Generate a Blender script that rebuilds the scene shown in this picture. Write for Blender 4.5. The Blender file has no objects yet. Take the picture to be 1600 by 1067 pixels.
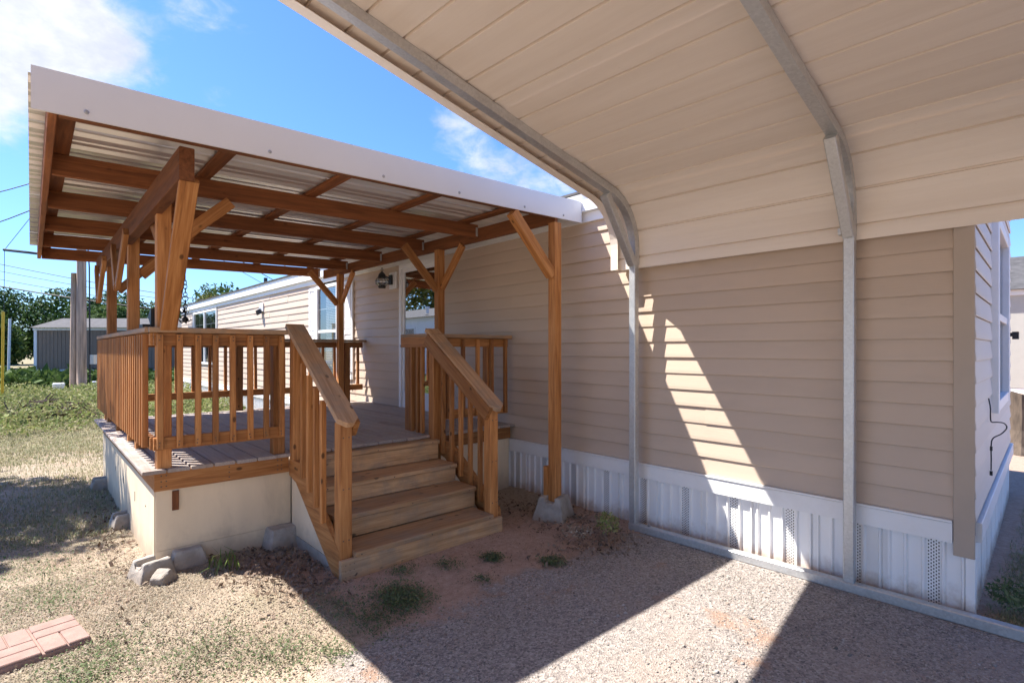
import bpy, math, random
import numpy as np
from mathutils import Vector, Matrix
random.seed(7)
RNG = np.random.default_rng(11)
scene = bpy.context.scene
COL = scene.collection
# ------------------------------------------------------------------ camera
cam_d = bpy.data.cameras.new('camera')
cam_d.lens = 36.0 * 822.68 / 1600
cam_d.sensor_width = 36.0
cam_d.shift_y = 12.5 / 1600
cam_d.clip_end = 2000
cam = bpy.data.objects.new('camera', cam_d)
cam.location = (0, -4.0, 1.5)
cam.rotation_euler = (math.pi / 2, 0, math.radians(47.57))
COL.objects.link(cam)
scene.camera = cam
# ------------------------------------------------------------------ light
SUN = Vector((0.518, 0.443, -1.0)).normalized()      # the way the light travels
sun_d = bpy.data.lights.new('sun', 'SUN')
sun_d.energy = 3.15
sun_d.angle = math.radians(0.53)
sun_d.color = (1.0, 0.955, 0.895)
sun = bpy.data.objects.new('sun', sun_d)
sun.rotation_euler = SUN.to_track_quat('-Z', 'Y').to_euler()
sun.location = (-10, -8, 20)
COL.objects.link(sun)
scene.view_settings.view_transform = 'Standard'
scene.view_settings.look = 'None'
scene.view_settings.gamma = 1.0
scene.view_settings.exposure = 2.02
scene.view_settings.use_curve_mapping = False
scene.cycles.diffuse_bounces = 8
scene.cycles.max_bounces = 14
world = bpy.data.worlds.new('World')
scene.world = world
world.use_nodes = True


class NT:
    """small helper round a node tree"""
    def __init__(s, tree):
        s.t = tree; s.t.nodes.clear()
    def n(s, typ, **kw):
        nd = s.t.nodes.new(typ)
        for k, v in kw.items():
            if k.startswith('i_'):
                key = k[2:]
                key = int(key) if key.isdigit() else key
                nd.inputs[key].default_value = v
            else:
                setattr(nd, k, v)
        return nd
    def l(s, a, b): s.t.links.new(a, b)
    def math(s, op, a, b=None, c=None, clamp=False):
        nd = s.t.nodes.new('ShaderNodeMath'); nd.operation = op; nd.use_clamp = clamp
        for i, v in enumerate((a, b, c)):
            if v is None: continue
            if isinstance(v, (int, float)): nd.inputs[i].default_value = v
            else: s.l(v, nd.inputs[i])
        return nd.outputs[0]
    def mix(s, f, a, b, typ='MIX'):
        nd = s.t.nodes.new('ShaderNodeMix'); nd.data_type = 'RGBA'; nd.blend_type = typ
        for idx, v in ((0, f), (6, a), (7, b)):
            if isinstance(v, (int, float)): nd.inputs[idx].default_value = v
            elif isinstance(v, tuple): nd.inputs[idx].default_value = (*v, 1) if len(v) == 3 else v
            else: s.l(v, nd.inputs[idx])
        return nd.outputs[2]
    def ramp(s, f, stops):
        nd = s.t.nodes.new('ShaderNodeValToRGB')
        el = nd.color_ramp.elements
        while len(el) < len(stops): el.new(0.5)
        for e, (p, c) in zip(el, stops):
            e.position = p; e.color = (*c, 1) if not isinstance(c, (int, float)) else (c, c, c, 1)
        s.l(f, nd.inputs[0])
        return nd.outputs[0]
    def smooth(s, v, a, b):
        nd = s.t.nodes.new('ShaderNodeMapRange'); nd.interpolation_type = 'SMOOTHSTEP'
        s.l(v, nd.inputs[0]); nd.inputs[1].default_value = a; nd.inputs[2].default_value = b
        return nd.outputs[0]
    def noise(s, vec, scale, detail=4, rough=0.55, dist=0.0):
        nd = s.t.nodes.new('ShaderNodeTexNoise')
        if vec is not None: s.l(vec, nd.inputs['Vector'])
        nd.inputs['Scale'].default_value = scale; nd.inputs['Detail'].default_value = detail
        nd.inputs['Roughness'].default_value = rough; nd.inputs['Distortion'].default_value = dist
        return nd.outputs[0]


w = NT(world.node_tree)
sky = w.n('ShaderNodeTexSky', sky_type='NISHITA', sun_disc=False)
sky.sun_elevation = math.radians(55.2)
sky.sun_rotation = math.radians(230.4)
sky.air_density = 1.25; sky.dust_density = 0.35; sky.ozone_density = 3.0
tc = w.n('ShaderNodeTexCoord')
mp = w.n('ShaderNodeMapping'); mp.inputs['Scale'].default_value = (1, 1, 1.7)
mp.inputs['Location'].default_value = (0.31, 0.12, 0.0)
w.l(tc.outputs['Generated'], mp.inputs[0])
n1 = w.math('ADD', w.math('MULTIPLY', w.noise(mp.outputs[0], 5.0, 9, 0.58, 0.3), 0.7), w.math('MULTIPLY', w.noise(mp.outputs[0], 16.0, 8, 0.62, 0.4), 0.42))
def blob(c, rad, amp):
    d = w.n('ShaderNodeVectorMath', operation='DISTANCE'); w.l(tc.outputs['Generated'], d.inputs[0])
    d.inputs[1].default_value = c
    return w.math('MULTIPLY', w.smooth(d.outputs['Value'], rad, rad * 0.15), amp)
b = blob((-0.915, -0.01, 0.43), 0.17, 0.34)
for c, r_, a_ in (((-0.93, -0.12, 0.40), 0.26, 0.36), ((-0.90, 0.085, 0.405), 0.09, 0.20), ((-0.955, -0.06, 0.30), 0.07, 0.16), ((-0.855, 0.17, 0.50), 0.10, 0.24),
                  ((-0.742, 0.55, 0.375), 0.09, 0.155), ((-0.68, 0.655, 0.33), 0.20, 0.18),
                  ((0.5, -0.75, 0.45), 0.4, 0.22), ((0.6, 0.7, 0.4), 0.35, 0.2), ((-0.2, -0.8, 0.55), 0.3, 0.22)):
    b = w.math('ADD', b, blob(c, r_, a_))
dens = w.smooth(w.math('ADD', n1, b), 0.665, 1.0)
n2 = w.noise(mp.outputs[0], 11.0, 6, 0.6)
ccol = w.mix(w.smooth(n2, 0.3, 0.7), (2.6, 2.7, 2.95), (3.7, 3.7, 3.7))
tint = w.mix(1.0, sky.outputs[0], (0.37, 0.535, 0.86), 'MULTIPLY')
skyc = w.mix(w.math('MULTIPLY', dens, 0.93), tint, ccol)
bg = w.n('ShaderNodeBackground'); bg.inputs[1].default_value = 0.078
wo = w.n('ShaderNodeOutputWorld')
w.l(skyc, bg.inputs[0]); w.l(bg.outputs[0], wo.inputs[0])

# ------------------------------------------------------------------ materials
def mat(name):
    m = bpy.data.materials.new(name); m.use_nodes = True
    t = NT(m.node_tree)
    p = t.n('ShaderNodeBsdfPrincipled'); o = t.n('ShaderNodeOutputMaterial')
    t.l(p.outputs[0], o.inputs[0])
    return m, t, p
def inp(t, p, key, v):
    if isinstance(v, tuple): p.inputs[key].default_value = (*v, 1) if len(v) == 3 else v
    elif isinstance(v, (int, float)): p.inputs[key].default_value = v
    else: t.l(v, p.inputs[key])
def bump(t, p, h, strength=0.3, dist=0.01):
    b_ = t.n('ShaderNodeBump'); b_.inputs['Strength'].default_value = strength; b_.inputs['Distance'].default_value = dist
    t.l(h, b_.inputs['Height']); t.l(b_.outputs[0], p.inputs['Normal'])
def ocoord(t, scale=(1, 1, 1), rnd=True):
    c = t.n('ShaderNodeTexCoord')
    m_ = t.n('ShaderNodeMapping'); m_.inputs['Scale'].default_value = scale
    if rnd:
        oi = t.n('ShaderNodeObjectInfo')
        a = t.math('MULTIPLY', oi.outputs['Random'], 37.0)
        cb = t.n('ShaderNodeCombineXYZ'); t.l(a, cb.inputs[0]); t.l(t.math('MULTIPLY', a, 1.7), cb.inputs[1]); t.l(a, cb.inputs[2])
        ad = t.n('ShaderNodeVectorMath', operation='ADD'); t.l(c.outputs['Object'], ad.inputs[0]); t.l(cb.outputs[0], ad.inputs[1])
        t.l(ad.outputs[0], m_.inputs[0])
        return m_.outputs[0], oi.outputs['Random'], ad.outputs[0]
    t.l(c.outputs['Object'], m_.inputs[0])
    return m_.outputs[0], None, c.outputs['Object']
def wcoord(t, scale=(1, 1, 1)):
    g = t.n('ShaderNodeNewGeometry'); m_ = t.n('ShaderNodeMapping'); m_.inputs['Scale'].default_value = scale
    t.l(g.outputs['Position'], m_.inputs[0])
    return m_.outputs[0], g.outputs['Position']

def wood(name, dark, mid, light, grey=(0.3, 0.27, 0.24), greyamt=0.0, rough=0.6, knots=1.0, spec=0.35):
    m, t, p = mat(name)
    v, rnd, raw = ocoord(t, (0.9, 14, 14))
    g1 = t.noise(v, 2.2, 6, 0.62, 0.6)
    v2 = t.n('ShaderNodeMapping'); v2.inputs['Scale'].default_value = (2.5, 75, 75); t.l(raw, v2.inputs[0])
    g2 = t.noise(v2.outputs[0], 1.6, 3, 0.6, 0.2)
    col = t.ramp(t.math('ADD', t.math('MULTIPLY', g1, 0.72), t.math('MULTIPLY', g2, 0.28)), [(0.30, dark), (0.5, mid), (0.68, light)])
    val = t.math('MULTIPLY_ADD', rnd, 0.55, 0.71)
    vc = t.n('ShaderNodeCombineColor'); [t.l(val, vc.inputs[i]) for i in range(3)]
    col = t.mix(1.0, col, vc.outputs[0], 'MULTIPLY')
    # knots
    kv = t.n('ShaderNodeMapping'); kv.inputs['Scale'].default_value = (4.6, 8, 8); t.l(raw, kv.inputs[0])
    vo = t.n('ShaderNodeTexVoronoi'); vo.inputs['Scale'].default_value = 1.0; t.l(kv.outputs[0], vo.inputs['Vector'])
    k = t.math('MULTIPLY', t.smooth(vo.outputs["Distance"], 0.13, 0.06), knots)
    col = t.mix(t.math('MULTIPLY', k, 0.8), col, tuple(c * 0.22 for c in dark))
    # weathering
    wn = t.noise(raw, 3.1, 5, 0.65)
    lo = 0.75 - greyamt * 0.6
    gm = t.smooth(wn, lo, lo + 0.28) if greyamt > 0 else None
    if gm is not None:
        gcol = t.ramp(g2, [(0.3, tuple(c * 0.62 for c in grey)), (0.7, grey)])
        col = t.mix(t.math('MULTIPLY', gm, min(1.0, greyamt * 1.25)), col, gcol)
    inp(t, p, 'Base Color', col)
    inp(t, p, 'Roughness', t.math('MULTIPLY_ADD', g2, 0.25, rough - 0.1))
    p.inputs['Specular IOR Level'].default_value = spec
    bump(t, p, t.math('ADD', g2, t.math('MULTIPLY', g1, 0.6)), 0.35, 0.004)
    return m

M = {}
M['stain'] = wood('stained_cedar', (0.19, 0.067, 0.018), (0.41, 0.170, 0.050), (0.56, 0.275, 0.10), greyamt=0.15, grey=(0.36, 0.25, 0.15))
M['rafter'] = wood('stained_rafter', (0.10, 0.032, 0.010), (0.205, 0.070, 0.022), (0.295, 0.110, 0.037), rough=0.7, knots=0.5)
M['stair'] = wood('worn_stair_wood', (0.31, 0.165, 0.068), (0.51, 0.30, 0.148), (0.63, 0.415, 0.23), grey=(0.33, 0.265, 0.20), greyamt=0.55, rough=0.75)
M['cap'] = wood('weathered_rail_cap', (0.28, 0.145, 0.068), (0.43, 0.25, 0.13), (0.52, 0.33, 0.19), grey=(0.36, 0.28, 0.21), greyamt=0.6, rough=0.75)
M['deck'] = wood('grey_brown_decking', (0.28, 0.20, 0.155), (0.39, 0.30, 0.245), (0.47, 0.38, 0.32), grey=(0.46, 0.40, 0.36), greyamt=0.7, rough=0.7, knots=0.3)

def simple(name, col, rough=0.5, metal=0.0, var=0.12, scale=4.0, spec=0.5, bmp=0.0, dirt=None, dirtamt=0.0, stretch=(1, 1, 1)):
    m, t, p = mat(name)
    v, rnd, raw = ocoord(t, stretch)
    n_ = t.noise(v, scale, 6, 0.6)
    c = t.ramp(n_, [(0.3, tuple(x * (1 - var) for x in col)), (0.7, tuple(min(1, x * (1 + var)) for x in col))])
    if dirt:
        d_ = t.noise(v, scale * 0.6, 8, 0.7, 0.4)
        c = t.mix(t.math('MULTIPLY', t.smooth(d_, 0.5, 0.75), dirtamt), c, dirt)
    inp(t, p, 'Base Color', c); p.inputs['Roughness'].default_value = rough; p.inputs['Metallic'].default_value = metal
    p.inputs['Specular IOR Level'].default_value = spec
    if bmp: bump(t, p, t.noise(v, scale * 12, 3), bmp, 0.003)
    return m

def splash(m_name, dirt, z0, z1, amt):
    """mud thrown up from the ground: fades out from z0 to z1"""
    m = M[m_name]; nt = m.node_tree; p = next(n for n in nt.nodes if n.type == 'BSDF_PRINCIPLED')
    t = NT.__new__(NT); t.t = nt
    src = p.inputs['Base Color'].links[0].from_socket
    g = t.n('ShaderNodeNewGeometry'); sx = t.n('ShaderNodeSeparateXYZ'); t.l(g.outputs['Position'], sx.inputs[0])
    nz = t.noise(g.outputs['Position'], 5.0, 6, 0.7)
    zz = t.math('SUBTRACT', sx.outputs[2], t.math('MULTIPLY', t.math('SUBTRACT', nz, 0.5), 0.35))
    f = t.math('MULTIPLY', t.smooth(zz, z1, z0), amt)
    t.l(t.mix(f, src, dirt), p.inputs['Base Color'])
def vinyl(name, col, dirt, amt):
    m, t, p = mat(name)
    v, rnd, raw = ocoord(t, (0.8, 3, 3))
    n_ = t.noise(v, 2.0, 6, 0.6)
    val = t.math('MULTIPLY_ADD', rnd, 0.07, 0.965)
    vc = t.n('ShaderNodeCombineColor'); [t.l(val, vc.inputs[i]) for i in range(3)]
    c = t.mix(t.math('MULTIPLY', t.smooth(n_, 0.45, 0.8), amt), col, dirt)
    c = t.mix(1.0, c, vc.outputs[0], 'MULTIPLY')
    inp(t, p, 'Base Color', c); p.inputs['Roughness'].default_value = 0.52; p.inputs['Specular IOR Level'].default_value = 0.35
    gv = t.n('ShaderNodeMapping'); gv.inputs['Scale'].default_value = (5, 130, 130); t.l(raw, gv.inputs[0])
    wv = t.noise(raw, 1.3, 2)
    h = t.math('ADD', t.math('MULTIPLY', t.noise(gv.outputs[0], 1.0, 3), 0.12), wv)
    bump(t, p, h, 0.3, 0.02)
    return m
M['siding'] = vinyl('taupe_vinyl', (0.555, 0.437, 0.338), (0.48, 0.38, 0.295), 0.55)
M['siding_end_lit'] = vinyl('taupe_vinyl_skylit', (0.70, 0.645, 0.58), (0.62, 0.56, 0.50), 0.4)  # end wall siding: open-sky brightness put into a paler base colour
M['trimtan'] = simple('taupe_trim', (0.46, 0.37, 0.29), 0.5, var=0.04)
M['white'] = simple('white_vinyl', (0.85, 0.845, 0.83), 0.45, var=0.03, scale=2.0, dirt=(0.58, 0.53, 0.46), dirtamt=0.25)
M['skirt'] = simple('white_skirting', (0.88, 0.875, 0.86), 0.4, var=0.03, scale=1.6, dirt=(0.55, 0.50, 0.44), dirtamt=0.22, stretch=(1, 1, 0.5))
M['fascia'] = simple('white_painted_metal', (0.74, 0.74, 0.745), 0.4, var=0.03, scale=1.5)
M['shadowline'] = simple('dark_gap', (0.05, 0.045, 0.04), 0.8)
M['black'] = simple('black_metal', (0.02, 0.02, 0.02), 0.45, var=0.2)
M['concrete'] = simple('weathered_concrete', (0.37, 0.335, 0.29), 0.9, var=0.25, scale=9, bmp=0.6, dirt=(0.16, 0.13, 0.10), dirtamt=0.6)
M['paver'] = simple('pink_concrete', (0.31, 0.195, 0.16), 0.9, var=0.16, scale=14, bmp=0.5, dirt=(0.30, 0.22, 0.17), dirtamt=0.5)
M['ply'] = simple('painted_plywood', (0.78, 0.63, 0.435), 0.65, var=0.07, scale=3, bmp=0.25, dirt=(0.33, 0.25, 0.17), dirtamt=0.35, stretch=(1, 1, 0.35))
M['bark'] = simple('bark', (0.10, 0.075, 0.055), 0.95, var=0.5, scale=6, bmp=1.0, stretch=(3, 3, 0.6))
M['polewood'] = simple('silvered_pole', (0.40, 0.29, 0.215), 0.85, var=0.45, scale=3, bmp=0.8, stretch=(6, 6, 0.35))
M['shingle'] = simple('dark_shingle', (0.075, 0.07, 0.068), 0.9, var=0.35, scale=5)
M['greywall'] = simple('grey_siding', (0.22, 0.158, 0.115), 0.75, var=0.08, scale=2)
M['tanwall'] = simple('cream_siding', (0.40, 0.375, 0.32), 0.6, var=0.05)
M['yellow'] = simple('yellow_pipe', (0.62, 0.42, 0.03), 0.5)
M['wire'] = simple('black_wire', (0.02, 0.02, 0.022), 0.6)
M['screw'] = simple('screw_steel', (0.42, 0.42, 0.43), 0.4, 0.8)
M['brush'] = simple('dead_brush', (0.13, 0.095, 0.07), 0.95, var=0.4, scale=10)
M['asph'] = simple('road_asphalt', (0.10, 0.098, 0.095), 0.9, var=0.2)

def galv(name, base=(0.58, 0.585, 0.58), rough=0.40, var=0.2):
    m, t, p = mat(name)
    v, rnd, raw = ocoord(t)
    vo = t.n('ShaderNodeTexVoronoi'); vo.inputs['Scale'].default_value = 80; t.l(v, vo.inputs['Vector'])
    n_ = t.noise(v, 7, 6, 0.65)
    bw = t.n('ShaderNodeRGBToBW'); t.l(vo.outputs['Color'], bw.inputs[0])
    f = t.math('ADD', t.math('MULTIPLY', bw.outputs[0], 0.45), t.math('MULTIPLY', n_, 0.55))
    c = t.ramp(f, [(0.25, tuple(x * (1 - var * .6) for x in base)), (0.75, tuple(min(1, x * (1 + var * .4)) for x in base))])
    inp(t, p, 'Base Color', c); inp(t, p, 'Metallic', 0.72)
    inp(t, p, 'Roughness', t.math('MULTIPLY_ADD', n_, 0.3, rough - 0.1))
    return m
M['galv'] = galv('galvanised_steel')
m, t, p = mat('corrugated_galvalume')
v, rnd, raw = ocoord(t, (4, .5, 4))
c = t.ramp(t.noise(v, 2.0, 4), [(0.3, (0.70, 0.68, 0.655)), (0.7, (0.82, 0.795, 0.77))])
inp(t, p, 'Base Color', c); inp(t, p, 'Metallic', 0.62); inp(t, p, 'Roughness', 0.36)
M['sheet'] = m

m, t, p = mat('tan_roof_panel')
v, rnd, raw = ocoord(t, (0.35, 5, 5))
n_ = t.noise(v, 2.2, 7, 0.65, 0.3)
c = t.ramp(n_, [(0.32, (0.76, 0.665, 0.565)), (0.7, (0.83, 0.74, 0.64))])
sp = t.noise(raw, 55, 3, 0.7)
c = t.mix(t.math('MULTIPLY', t.smooth(sp, 0.66, 0.8), 0.25), c, (0.36, 0.27, 0.19))
inp(t, p, 'Base Color', c); p.inputs['Roughness'].default_value = 0.42; p.inputs['Specular IOR Level'].default_value = 0.35
bump(t, p, t.noise(v, 1.2, 2), 0.12, 0.02)
M['tan'] = m

# vent strip: rows of small punched slots
m, t, p = mat('punched_vent_strip')
g, pos = wcoord(t)
sx = t.n('ShaderNodeSeparateXYZ'); t.l(pos, sx.inputs[0])
sel = t.math('ADD', sx.outputs[0], sx.outputs[1])
fx = t.math('FRACT', t.math('MULTIPLY', sel, 1 / 0.0155))
row = t.math('MULTIPLY', sx.outputs[2], 1 / 0.020)
off = t.math('MULTIPLY', t.math('MODULO', t.math('FLOOR', t.math('MULTIPLY', sel, 1 / 0.0155)), 2.0), 0.5)
fz = t.math('FRACT', t.math('ADD', t.math('ADD', row, off), 50.0))
hole = t.math('MULTIPLY', t.math('LESS_THAN', t.math('ABSOLUTE', t.math('SUBTRACT', fx, 0.5)), 0.17),
              t.math('LESS_THAN', t.math('ABSOLUTE', t.math('SUBTRACT', fz, 0.5)), 0.3))
inp(t, p, 'Base Color', t.mix(hole, (0.78, 0.78, 0.78), (0.10, 0.10, 0.105)))
p.inputs['Roughness'].default_value = 0.45
M['vent'] = m

# glass
def glass(name, refl=0.25, tint=(0.9, 0.93, 0.93)):
    m = bpy.data.materials.new(name); m.use_nodes = True
    t = NT(m.node_tree)
    tr = t.n('ShaderNodeBsdfTransparent'); tr.inputs[0].default_value = (*tint, 1)
    gl = t.n('ShaderNodeBsdfGlossy'); gl.inputs[0].default_value = (0.95, 0.97, 1, 1); gl.inputs['Roughness'].default_value = 0.015
    lw = t.n('ShaderNodeLayerWeight'); lw.inputs[0].default_value = 0.5
    f = t.math('MULTIPLY_ADD', lw.outputs['Fresnel'], 0.75, refl, clamp=True)
    mx = t.n('ShaderNodeMixShader'); t.l(f, mx.inputs[0]); t.l(tr.outputs[0], mx.inputs[1]); t.l(gl.outputs[0], mx.inputs[2])
    o = t.n('ShaderNodeOutputMaterial'); t.l(mx.outputs[0], o.inputs[0])
    return m
M['glass'] = glass('window_glass', 0.12)
M['doorglass'] = glass('storm_door_glass', 0.5, (0.6, 0.63, 0.63))
M['lampglass'] = glass('lantern_glass', 0.08)

def leafmat(name, cols, rough=0.6, trans=0.25):
    m = bpy.data.materials.new(name); m.use_nodes = True
    t = NT(m.node_tree)
    g = t.n('ShaderNodeNewGeometry')
    c = t.ramp(g.outputs['Random Per Island'], [(i / max(1, len(cols) - 1), c) for i, c in enumerate(cols)])
    v, pos = wcoord(t)
    nz = t.noise(pos, 1.7, 3)
    c = t.mix(t.smooth(nz, 0.3, 0.75), t.mix(1.0, c, (0.72, 0.74, 0.72), 'MULTIPLY'), c)
    d = t.n('ShaderNodeBsdfPrincipled'); t.l(c, d.inputs['Base Color']); d.inputs['Roughness'].default_value = rough
    d.inputs['Specular IOR Level'].default_value = 0.08
    tl = t.n('ShaderNodeBsdfTranslucent'); t.l(c, tl.inputs[0])
    mx = t.n('ShaderNodeMixShader'); mx.inputs[0].default_value = trans
    t.l(d.outputs[0], mx.inputs[1]); t.l(tl.outputs[0], mx.inputs[2])
    o = t.n('ShaderNodeOutputMaterial'); t.l(mx.outputs[0], o.inputs[0])
    return m
M['tree_dark'] = leafmat('dark_foliage', [(0.030, 0.065, 0.018), (0.050, 0.10, 0.026), (0.075, 0.13, 0.035)])
M['tree_mid'] = leafmat('mid_foliage', [(0.055, 0.10, 0.025), (0.085, 0.14, 0.035), (0.12, 0.17, 0.05)])
M['tree_yellow'] = leafmat('yellowing_foliage', [(0.10, 0.13, 0.03), (0.17, 0.18, 0.04), (0.26, 0.21, 0.05), (0.09, 0.13, 0.03)])
M['weed'] = leafmat('weed_leaves', [(0.16, 0.21, 0.06), (0.25, 0.30, 0.095), (0.34, 0.36, 0.14), (0.42, 0.39, 0.20), (0.20, 0.25, 0.08)])
M['spurge'] = leafmat('spurge_leaves', [(0.10, 0.155, 0.06), (0.155, 0.205, 0.09), (0.21, 0.245, 0.13), (0.17, 0.17, 0.10)])
M['green'] = leafmat('fresh_green', [(0.10, 0.17, 0.04), (0.16, 0.24, 0.06), (0.22, 0.28, 0.08)])
M['dry'] = leafmat('dry_grass', [(0.38, 0.30, 0.23), (0.46, 0.375, 0.295), (0.41, 0.325, 0.25), (0.27, 0.21, 0.16), (0.33, 0.285, 0.205), (0.51, 0.43, 0.345), (0.265, 0.265, 0.185)], trans=0.15)
M['lawn'] = leafmat('pale_lawn', [(0.42, 0.36, 0.23), (0.50, 0.44, 0.29), (0.34, 0.33, 0.17), (0.25, 0.27, 0.13), (0.40, 0.365, 0.21)], trans=0.2)
M['litter'] = leafmat('dead_leaves', [(0.12, 0.08, 0.058), (0.21, 0.145, 0.105), (0.30, 0.22, 0.165), (0.16, 0.11, 0.08), (0.38, 0.30, 0.23)], trans=0.05)
M['stone'] = leafmat('gravel_stone', [(0.38, 0.32, 0.28), (0.50, 0.425, 0.37), (0.25, 0.22, 0.20), (0.43, 0.33, 0.27), (0.60, 0.54, 0.49), (0.17, 0.16, 0.15), (0.40, 0.36, 0.33)], rough=0.9, trans=0.0)
M['clod'] = leafmat('dirt_clod', [(0.38, 0.245, 0.17), (0.48, 0.33, 0.24), (0.30, 0.20, 0.14), (0.54, 0.42, 0.33)], rough=0.95, trans=0.0)

# ground: zones by place, edges broken up by noise
m, t, p = mat('yard_ground')
v, pos = wcoord(t)
s_ = t.n('ShaderNodeSeparateXYZ'); t.l(pos, s_.inputs[0])
X, Y = s_.outputs[0], s_.outputs[1]
e1 = t.noise(pos, 1.6, 6, 0.6); e2 = t.noise(pos, 7.0, 5, 0.65)
wob = t.math('MULTIPLY', t.math('ADD', t.math('SUBTRACT', e1, 0.5), t.math('MULTIPLY', t.math('SUBTRACT', e2, 0.5), 0.5)), 0.8)
fine = t.noise(pos, 160, 3, 0.7); med = t.noise(pos, 28, 5, 0.65); big = t.noise(pos, 0.9, 5, 0.6)
gv = t.n('ShaderNodeTexVoronoi'); gv.inputs['Scale'].default_value = 95; t.l(pos, gv.inputs['Vector'])
gbw = t.n('ShaderNodeRGBToBW'); t.l(gv.outputs['Color'], gbw.inputs[0])
gravel = t.ramp(t.math('ADD', t.math('MULTIPLY', gbw.outputs[0], 0.6), t.math('MULTIPLY', fine, 0.4)),
                [(0.22, (0.15, 0.137, 0.128)), (0.45, (0.32, 0.28, 0.255)), (0.62, (0.42, 0.37, 0.33)), (0.85, (0.57, 0.52, 0.475))])
gravel = t.mix(t.math('MULTIPLY', t.smooth(big, 0.46, 0.62), 0.45), gravel, (0.43, 0.345, 0.285))
gravel = t.mix(t.math('MULTIPLY', t.smooth(t.noise(pos, 2.3, 5, 0.6), 0.60, 0.70), 0.7), gravel, (0.37, 0.225, 0.15))
dirt = t.ramp(t.math('ADD', t.math('MULTIPLY', med, 0.5), t.math('MULTIPLY', fine, 0.5)),
              [(0.3, (0.29, 0.185, 0.13)), (0.5, (0.46, 0.315, 0.235)), (0.72, (0.58, 0.44, 0.345))])
lawn = t.ramp(t.math('ADD', t.math('MULTIPLY', med, 0.5), t.math('MULTIPLY', fine, 0.5)),
              [(0.3, (0.22, 0.17, 0.12)), (0.5, (0.40, 0.32, 0.235)), (0.72, (0.54, 0.45, 0.345))])
lawn = t.mix(t.math('MULTIPLY', t.smooth(e1, 0.5, 0.68), 0.4), lawn, (0.24, 0.225, 0.13))
lawn = t.mix(t.math('MULTIPLY', t.smooth(t.noise(pos, 1.3, 6, 0.65, 0.3), 0.52, 0.64), 0.75), lawn, t.ramp(med, [(0.3, (0.31, 0.205, 0.145)), (0.7, (0.46, 0.335, 0.25))]))
sand = t.ramp(med, [(0.3, (0.40, 0.31, 0.225)), (0.7, (0.54, 0.44, 0.33))])
zg = t.math('MULTIPLY', t.smooth(t.math('ADD', X, wob), -2.66, -2.50), t.smooth(Y, -0.0, -0.12))                 # gravel drive
zd = t.math('MULTIPLY', t.smooth(t.math('ADD', X, wob), -3.9, -3.45), t.smooth(t.math('ADD', Y, wob), -2.85, -2.55))
col = t.mix(zd, lawn, dirt)
zs = t.math('MULTIPLY', t.smooth(t.math('ADD', X, wob), -2.95, -2.65), t.smooth(t.math('ADD', Y, wob), -2.75, -3.05))
col = t.mix(zg, col, gravel)
col = t.mix(t.math('MULTIPLY', zs, 0.85), col, sand)
far = t.smooth(X, -9.0, -13.0)
col = t.mix(t.math('MULTIPLY', far, 0.6), col, t.mix(t.smooth(e1, 0.4, 0.6), (0.23, 0.20, 0.10), (0.15, 0.165, 0.065)))
inp(t, p, 'Base Color', col); p.inputs['Roughness'].default_value = 0.95; p.inputs['Specular IOR Level'].default_value = 0.15
bump(t, p, t.math('ADD', t.math('MULTIPLY', gv.outputs['Distance'], 0.7), t.math('ADD', fine, med)), 0.8, 0.012)
M['ground'] = m

splash('skirt', (0.42, 0.31, 0.23), -0.06, 0.10, 0.75)
splash('ply', (0.36, 0.26, 0.18), -0.06, 0.22, 0.7)
splash('concrete', (0.24, 0.18, 0.13), -0.06, 0.10, 0.7)
# ------------------------------------------------------------------ mesh helpers
WM = {}
def meshof(name, verts, faces, mats, fm=None, smooth=False):
    me = bpy.data.meshes.new(name)
    me.from_pydata([tuple(v) for v in verts], [], faces)
    for mm in (mats if isinstance(mats, (list, tuple)) else [mats]): me.materials.append(mm)
    if fm is not None: me.polygons.foreach_set('material_index', fm)
    if smooth: me.polygons.foreach_set('use_smooth', [True] * len(me.polygons))
    me.update()
    return me
def link(name, me, parent=None, MW=None, label=None, cat=None, group=None, kind=None):
    o = bpy.data.objects.new(name, me); COL.objects.link(o)
    MW = MW or Matrix.Identity(4)
    if parent is not None:
        o.parent = parent; o.matrix_basis = WM[parent.name].inverted() @ MW
    else:
        o.matrix_basis = MW
    WM[o.name] = MW
    for k, v_ in (('label', label), ('category', cat), ('group', group), ('kind', kind)):
        if v_: o[k] = v_
    return o
def thing(name, loc, label, cat, group=None, rz=0.0):
    return link(name, None, None, Matrix.Translation(loc) @ Matrix.Rotation(rz, 4, 'Z'), label, cat, group)

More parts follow.
